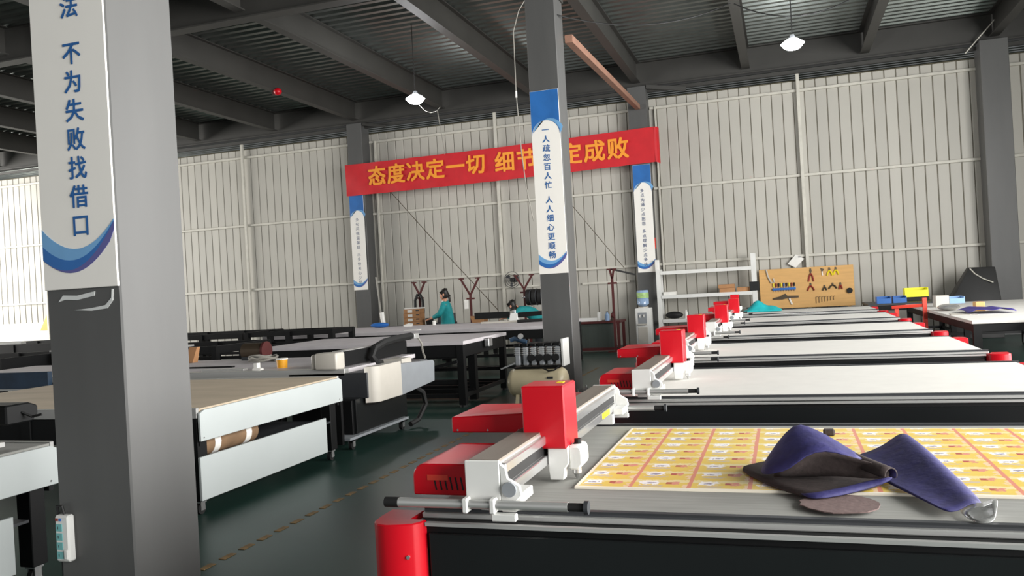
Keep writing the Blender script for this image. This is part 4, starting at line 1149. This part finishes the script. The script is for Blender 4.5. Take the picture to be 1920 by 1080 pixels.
single('paper_scrap', 'cream paper scrap on the parts table before the purple leather', 'paper', MB().prism([(2.15, 12.6), (2.45, 12.5), (2.5, 12.9), (2.2, 13.0)], 'z', 0.80, 0.806), 'offwhite', (2.3, 12.7, 0.80))
rows = []
for i in range(5):
    rows.append([(2.35 + 0.6 * k / 7 + 0.02 * math.sin(i), 12.6 + 0.8 * i / 4, 0.812 + 0.075 * abs(math.sin(0.9 * k + 0.7 * i)) * (0.3 + 0.7 * math.sin(PI * (k + 0.5) / 8))) for k in range(8)])
pl_ = soft('purple_leather', 'crumpled purple leather piece on the white parts table', 'leather', rows, 'purple', 'purple', 0.004, (2.65, 13.0, 0.80))
del pl_['group']
single('wood_offcut', 'tan wood block on the purple leather', 'block', MB().box(2.62, 2.74, 13.45, 13.65, 0.80, 0.93), 'wood', (2.68, 13.55, 0.8), 0.005)
# black tarpaulin board leaning in the corner
t = thing('tarpaulin_cover', 'black tarpaulin draped over something at the end wall column', 'tarpaulin', (3.6, 18.75, 0))
part(t, 'cover', MB().add([(3.12, 18.35, 0.0), (4.06, 18.35, 0.0), (4.06, 19.1, 0.0), (3.2, 19.1, 0.0), (3.19, 18.5, 0.80), (4.06, 18.5, 0.80), (3.57, 18.75, 1.41), (4.04, 18.75, 1.40), (3.57, 19.0, 1.41), (4.04, 19.0, 1.40), (3.2, 19.05, 0.8), (4.06, 19.05, 0.8)],
                          [(0, 1, 5, 4), (4, 5, 7, 6), (6, 7, 9, 8), (8, 9, 11, 10), (10, 11, 2, 3), (0, 4, 10, 3), (4, 6, 8, 10), (1, 2, 11, 5), (5, 11, 9, 7), (0, 3, 2, 1)]), 'tarp', 0.02, False, None, 2)
part(t, 'strap', MB().tube([(3.58, 18.73, 1.39), (3.66, 18.69, 1.28), (3.78, 18.63, 1.18), (3.95, 18.56, 1.09)], 0.012), 'girt')

# ------------------------------------------------------------------ air compressor in front of the mid-hall column
t = thing('air_compressor', 'cream tank air compressor with a row of piston heads at the mid-hall column', 'air compressor', (-3.1, 10.3, 0))
tk = []
prof = [(0.02, -0.40), (0.10, -0.395), (0.155, -0.37), (0.185, -0.33), (0.19, -0.30), (0.19, 0.30), (0.185, 0.33), (0.155, 0.37), (0.10, 0.395), (0.02, 0.40)]
nn = 24
vs, fs = [], []
for r, d in prof:
    for k in range(nn):
        a = 2 * PI * k / nn
        vs.append((-3.1 + d, 10.3 + r * math.cos(a), 0.27 + r * math.sin(a)))
for i in range(len(prof) - 1):
    for k in range(nn):
        fs.append((i * nn + k, i * nn + (k + 1) % nn, (i + 1) * nn + (k + 1) % nn, (i + 1) * nn + k))
fs += [tuple(range(nn))[::-1], tuple(range((len(prof) - 1) * nn, len(prof) * nn))]
part(t, 'tank', MB().add(vs, fs), 'tank', 0, True)
part(t, 'nameplate', MB().box(-2.93, -2.85, 10.112, 10.116, 0.33, 0.355), 'dgrey')
for xx in (-3.36, -2.84):
    for yy in (10.2, 10.4):
        part(t, 'leg', MB().bar((xx, yy, 0.12), (xx, yy + (yy - 10.3) * 0.5, 0.0), 0.04, 0.03), 'tank')
part(t, 'deck_plate', MB().box(-3.40, -2.78, 10.2, 10.4, 0.455, 0.475), 'black', 0.004)
for k in range(6):
    xx = -3.36 + 0.108 * k
    h = part(t, 'piston_head', MB().box(xx, xx + 0.07, 10.16, 10.30, 0.50, 0.74), 'grey', 0.012)
    for j in range(4):
        part(h, 'cooling_fin', MB().box(xx - 0.006, xx + 0.076, 10.15, 10.305, 0.64 + 0.025 * j, 0.648 + 0.025 * j), 'alu')
    part(t, 'head_cap', MB().box(xx - 0.005, xx + 0.075, 10.15, 10.42, 0.745, 0.785), 'black', 0.008)
    if k > 1:
        part(t, 'fan_cover', MB().cyl((xx + 0.015, 10.155, 0.60), (xx + 0.015, 10.135, 0.60), 0.046, n=16), 'rubber', 0, True)
    part(t, 'motor', MB().cyl((xx + 0.035, 10.30, 0.56), (xx + 0.035, 10.44, 0.56), 0.05, n=14), 'dgrey', 0, True)
part(t, 'end_plate', MB().box(-2.735, -2.70, 10.15, 10.45, 0.48, 0.83), 'white', 0.006)
part(t, 'manifold', MB().tube([(-3.42, 10.18, 0.83), (-3.36, 10.2, 0.85), (-3.3, 10.2, 0.83), (-3.2, 10.2, 0.80)], 0.03, 8), 'navy', 0, True)
part(t, 'gauge', MB().cyl((-3.27, 10.16, 0.88), (-3.27, 10.19, 0.88), 0.035, n=14), 'steel', 0, True)
part(t, 'hose', MB().tube([(-2.98, 10.12, 0.47), (-2.9, 10.1, 0.43), (-2.82, 10.1, 0.44), (-2.76, 10.13, 0.49)], 0.01), 'cableblack')
part(t, 'pipe', MB().bar((-3.56, 10.16, 0.46), (-3.35, 10.18, 0.54), 0.02, 0.02), 'steel')
part(t, 'drain_hose', MB().tube([(-2.71, 10.28, 0.3), (-2.66, 10.26, 0.22), (-2.655, 10.25, 0.12), (-2.67, 10.24, 0.02)], 0.012), 'cable', 0, True)

# ------------------------------------------------------------------ power strip on the nearest column
t = thing('power_strip', 'white power strip with turquoise sockets hung on the nearest column', 'power strip', (-3.185, 2.93, 0.37))
part(t, 'body', MB().box(-3.225, -3.145, 2.915, 2.956, 0.37, 0.582), 'white', 0.008)
for k in range(4):
    s = part(t, 'socket', MB().box(-3.215, -3.18, 2.912, 2.915, 0.385 + 0.042 * k, 0.418 + 0.042 * k), 'socket')
    part(s, 'slot', MB().box(-3.204, -3.201, 2.911, 2.912, 0.395 + 0.042 * k, 0.407 + 0.042 * k), 'dgrey')
part(t, 'switch', MB().box(-3.195, -3.183, 2.911, 2.915, 0.558, 0.57), 'bin')
part(t, 'indicator', MB().box(-3.215, -3.203, 2.911, 2.915, 0.558, 0.57), 'toolred')
part(t, 'plug', MB().box(-3.168, -3.148, 2.905, 2.915, 0.385, 0.43), 'white', 0.003)
part(t, 'cord', MB().tube([(-3.19, 2.94, 0.582), (-3.195, 2.935, 0.62), (-3.23, 2.94, 0.62), (-3.25, 2.97, 0.5), (-3.25, 2.98, 0.0)], 0.006), 'cableblack')

# ------------------------------------------------------------------ wall fan, pole, cables, warning sign
t = thing('wall_fan', 'round black wall fan beside the hose stand with reels', 'fan', (-6.34, 19.4, 1.72))
cage = MB()
for r in (0.05, 0.10, 0.15, 0.2):
    pts = [(-6.34 + r * math.cos(2 * PI * k / 24), 19.30 + (0.2 - r) * -0.2, 1.72 + r * math.sin(2 * PI * k / 24)) for k in range(25)]
    part(t, 'cage_ring', MB().tube(pts, 0.007, 5), 'dgrey')
for k in range(3):
    a = 2 * PI * k / 3 + 0.4
    ca, sa = math.cos(a), math.sin(a)
    part(t, 'blade', MB().add([(-6.34 + 0.03 * ca, 19.31, 1.72 + 0.03 * sa), (-6.34 + 0.17 * ca - 0.05 * sa, 19.29, 1.72 + 0.17 * sa + 0.05 * ca), (-6.34 + 0.18 * ca, 19.31, 1.72 + 0.18 * sa), (-6.34 + 0.15 * ca + 0.06 * sa, 19.33, 1.72 + 0.15 * sa - 0.06 * ca)], [(0, 1, 2), (0, 2, 3)]), 'dgrey')
part(t, 'hub', MB().cyl((-6.34, 19.25, 1.72), (-6.34, 19.34, 1.72), 0.035, n=14), 'rubber', 0, True)
part(t, 'motor', MB().cyl((-6.34, 19.34, 1.72), (-6.34, 19.62, 1.72), 0.06, n=14), 'rubber', 0, True)
t = thing('cleaning_pole', 'leaning pole with a white sleeve at the long work table end', 'pole', (-8.45, 16.5, 0))
part(t, 'pole', MB().cyl((-8.42, 16.5, 0.0), (-8.6, 16.5, 1.93), 0.018, n=8), 'cable', 0, True)
part(t, 'sleeve', MB().cyl((-8.475, 16.5, 0.86), (-8.505, 16.5, 1.14), 0.05, n=14), 'tape', 0, True)
t = thing('hanging_cable', 'pale cable hanging down beside the mid-hall column poster', 'cable', (-3.35, 11.0, 2.42))
part(t, 'cable', MB().tube([(-3.22, 11.05, 5.5), (-3.30, 11.0, 5.35), (-3.39, 11.0, 5.08), (-3.40, 11.0, 4.2), (-3.37, 11.0, 3.4), (-3.33, 11.0, 2.9), (-3.25, 11.0, 2.42)], 0.007), 'cable', 0, True)
part(t, 'connector', MB().cyl((-3.40, 11.0, 4.16), (-3.40, 11.0, 4.25), 0.014, n=8), 'tape')


def wire(label, pts, r=0.006, m='cableblack'):
    single('ceiling_wire', label, 'cable', MB().tube(pts, r, 5), m, pts[0], 0, True)


def sag(a, b, d, n=12):
    return [tuple(a[i] + (b[i] - a[i]) * k / n - (d * 4 * (k / n) * (1 - k / n) if i == 2 else 0) for i in range(3)) for k in range(n + 1)]


wire('black wire sagging from the ceiling beam past the lamp over the cutters', sag((-0.55, 14.6, 6.13), (1.9, 14.0, 6.13), 0.45), 0.010)
wire('black wire looping under the ceiling deck between column and beam', sag((-2.85, 11.2, 5.3), (-0.6, 14.5, 6.12), 0.25), 0.009)
wire('thin wire slanting down the end wall behind the standing worker', [(-9.6, 19.5, 4.2), (-8.2, 19.4, 2.6), (-6.6, 18.9, 1.0)], 0.010, 'gunmetal')
wire('thin wire slanting down the end wall toward the red workbench stand', [(-4.9, 19.55, 3.6), (-3.55, 19.3, 1.85)], 0.008, 'gunmetal')
wire('white wire looping under the lamp above the banner', [(-6.46, 14.4, 5.16), (-6.3, 14.45, 4.98), (-6.2, 14.5, 4.93), (-6.08, 14.5, 4.95), (-6.0, 14.5, 5.02)], 0.003, 'cable')
wire('pale wire dropping from the ceiling to the banner top', [(-7.9, 18.9, 6.0), (-7.88, 19.1, 5.2), (-7.88, 19.2, 4.9)], 0.010, 'cable')
t = thing('beam_fitting', 'small round red fitting on the ceiling beam', 'fitting', (-10.4, 15.7, 6.0))
part(t, 'dome', MB().ball((-10.33, 15.7, 6.12), 0.09, 0.09, 0.08, 12, 8), 'red', 0, True)
part(t, 'bracket', MB().box(-10.45, -10.36, 15.66, 15.74, 6.06, 6.15), 'redmatte')
single('warning_sign', 'yellow warning triangle on the white base of the bright wall', 'sign', MB().prism([(-21.85, 1.03), (-21.20, 1.03), (-21.52, 1.55)], 'y', 19.63, 19.66), 'warn', (-21.5, 19.65, 1.03))


# ------------------------------------------------------------------ people
def skin_mesh(name, verts, edges, radii, sub=2, root=0):
    me = bpy.data.meshes.new(name)
    me.from_pydata(verts, edges, [])
    o = bpy.data.objects.new(name, me)
    COL.objects.link(o)
    s = o.modifiers.new('skin', 'SKIN')
    s.use_smooth_shade = True
    for i, r in enumerate(radii):
        sv = me.skin_vertices[0].data[i]
        sv.radius = (r, r) if isinstance(r, (int, float)) else r
        sv.use_root = (i == root)
    b = o.modifiers.new('sub', 'SUBSURF')
    b.levels = b.render_levels = sub
    dg = bpy.context.evaluated_depsgraph_get()
    out = bpy.data.meshes.new_from_object(o.evaluated_get(dg))
    out.name = name
    bpy.data.objects.remove(o)
    bpy.data.meshes.remove(me)
    for p in out.polygons:
        p.use_smooth = True
    return out


def person(loc, rz, label, lean, ponytail, armz):
    """figure facing local -x; lean = how far the trunk bends forward (0 upright, 1 deep bend)"""
    t = thing('person', label, 'person', loc, 'workers in teal jackets', True, rz)

    def tr(p):            # bend everything above the hips about the pelvis
        x, y, z = p
        if z <= 0.84:
            return (x, y, z)
        a = lean * min(1.0, (z - 0.84) / 0.25)
        dz = z - 0.84
        return (x * math.cos(a) - dz * math.sin(a), y, 0.84 + dz * math.cos(a) + x * math.sin(a) * 0.4)
    J = {'pelvis': (0, 0, 0.84), 'waist': (0, 0, 1.0), 'chest': (0.0, 0, 1.16), 'top': (-0.005, 0, 1.26), 'neck': (-0.015, 0, 1.33), 'jaw': (-0.035, 0, 1.40), 'skull': (-0.02, 0, 1.485), 'crown': (-0.01, 0, 1.53)}
    P = {k: tr(v) for k, v in J.items()}
    sh = {s: tr((0.0, s * 0.165, 1.25)) for s in (-1, 1)}
    hx = P['top'][0]
    hand = {s: (min(hx - 0.30, -0.30), s * 0.13, armz) for s in (-1, 1)}
    elb = {s: ((sh[s][0] + hand[s][0]) / 2 + 0.05, s * 0.24, min(sh[s][2], (sh[s][2] + armz) / 2 - 0.06)) for s in (-1, 1)}
    V, E, Rd = [], [], []

    def add(p, r, prev=None):
        V.append(p)
        Rd.append(r)
        if prev is not None:
            E.append((prev, len(V) - 1))
        return len(V) - 1
    a = add(P['pelvis'], 0.085)
    b = add(P['waist'], 0.085, a)
    c = add(P['chest'], 0.095, b)
    d = add(P['top'], 0.07, c)
    n = add(P['neck'], 0.05, d)
    j = add(P['jaw'], (0.062, 0.07), n)
    k = add(P['skull'], (0.078, 0.085), j)
    add(P['crown'], (0.055, 0.06), k)
    fx = P['skull']
    nose = add((P['jaw'][0] - 0.085, 0, P['jaw'][2] + 0.035), 0.014, j)
    for s in (-1, 1):
        q = add(sh[s], 0.045, c)
        q = add(elb[s], 0.042, q)
        q = add(((elb[s][0] + hand[s][0]) / 2, (elb[s][1] + hand[s][1]) / 2, (elb[s][2] + hand[s][2]) / 2), 0.036, q)
        w = add(hand[s], 0.026, q)
        pm = add((hand[s][0] - 0.055, hand[s][1] - s * 0.01, hand[s][2] - 0.012), (0.036, 0.016), w)
        for f, ln in zip((-0.027, -0.009, 0.009, 0.027), (0.055, 0.07, 0.066, 0.05)):
            f1_ = add((hand[s][0] - 0.10, hand[s][1] - s * 0.01 + f, hand[s][2] - 0.02), 0.0085, pm)
            add((hand[s][0] - 0.10 - ln * 0.8, hand[s][1] - s * 0.01 + f, hand[s][2] - 0.02 - ln * 0.5), 0.0075, f1_)
        th = add((hand[s][0] - 0.05, hand[s][1] - s * 0.055, hand[s][2] - 0.02), 0.0095, w)
        add((hand[s][0] - 0.09, hand[s][1] - s * 0.06, hand[s][2] - 0.035), 0.008, th)
        h = add((0.0, s * 0.08, 0.76), 0.06, a)
        kn = add((-0.03, s * 0.09, 0.45), 0.055, h)
        an = add((0.0, s * 0.095, 0.09), 0.038, kn)
        add((-0.16, s * 0.10, 0.04), 0.035, an)
    link('body', skin_mesh('body', V, E, Rd), 'skin', t)
    # jacket
    V, E, Rd = [], [], []
    a0 = add(tr((0, 0, 0.66)), (0.185, 0.15))
    a = add(tr((0, 0, 0.80)), (0.17, 0.135), a0)
    b = add(P['waist'], (0.155, 0.125), a)
    c = add(P['chest'], (0.165, 0.15), b)
    d = add(tr((0, 0, 1.25)), (0.12, 0.10), c)
    add(tr((-0.012, 0, 1.32)), 0.068, d)
    for s in (-1, 1):
        q = add(sh[s], 0.082, c)
        q = add(elb[s], 0.062, q)
        add((elb[s][0] * 0.12 + hand[s][0] * 0.88, elb[s][1] * 0.12 + hand[s][1] * 0.88, elb[s][2] * 0.12 + hand[s][2] * 0.88), 0.045, q)
    jk = link('jacket', skin_mesh('jacket', V, E, Rd), 'jacket', t)
    V, E, Rd = [], [], []
    a = add((0, 0, 0.86), (0.165, 0.135))
    for s in (-1, 1):
        h = add((0.0, s * 0.085, 0.76), 0.115, a)
        kn = add((-0.03, s * 0.09, 0.45), 0.072, h)
        add((0.0, s * 0.095, 0.12), 0.06, kn)
    link('trousers', skin_mesh('trousers', V, E, Rd), 'trouser', t)
    for s in (-1, 1):
        V, E, Rd = [], [], []
        a = add((0.03, s * 0.095, 0.055), 0.048)
        b = add((-0.06, s * 0.10, 0.05), 0.046, a)
        add((-0.18, s * 0.103, 0.04), 0.038, b)
        link('shoe', skin_mesh('shoe', V, E, Rd, 1), 'rubber', t)
    V, E, Rd = [], [], []
    f = P['skull']
    a = add((f[0] + 0.035, 0, f[2] - 0.01), (0.088, 0.09))
    b = add((f[0] + 0.0, 0, f[2] + 0.055), (0.08, 0.075), a)
    add((f[0] - 0.055, 0, f[2] + 0.05), (0.065, 0.04), b)
    e = add((f[0] + 0.06, 0, f[2] - 0.08), (0.065, 0.05), a)
    if ponytail:
        g_ = add((f[0] + 0.12, 0, f[2] - 0.06), 0.035, e)
        add((f[0] + 0.13, 0, f[2] - 0.2), 0.022, g_)
    link('hair', skin_mesh('hair', V, E, Rd), 'hair', t)
    for s in (-1, 1):
        o = MB().ball((f[0] - 0.078, s * 0.032, f[2] - 0.02), 0.011, nu=8, nv=6).mesh('eye', 0, True)
        link('eye', o, 'hair', t)
        link('ear', MB().ball((f[0] + 0.005, s * 0.082, f[2] - 0.03), 0.02, 0.01, 0.03, 8, 6).mesh('ear', 0, True), 'skin', t)
    link('mouth', MB().ball((P['jaw'][0] - 0.066, 0, P['jaw'][2] - 0.012), 0.008, 0.022, 0.006, 8, 6).mesh('mouth', 0, True), 'toolred', t)
    V, E, Rd = [], [], []
    a = add(tr((-0.03, 0, 1.29)), 0.068)
    add(tr((-0.03, 0, 1.335)), 0.062, a)
    link('collar', skin_mesh('collar', V, E, Rd, 1), 'tape', t)
    return t


person((-7.08, 16.85, 0), 0.25, 'worker in teal jacket standing with head bowed at the benches', 0.06, True, 0.95)
person((-5.0, 16.85, 0), 0.15, 'worker in teal jacket bent low over the long work table', 1.05, False, 0.9)
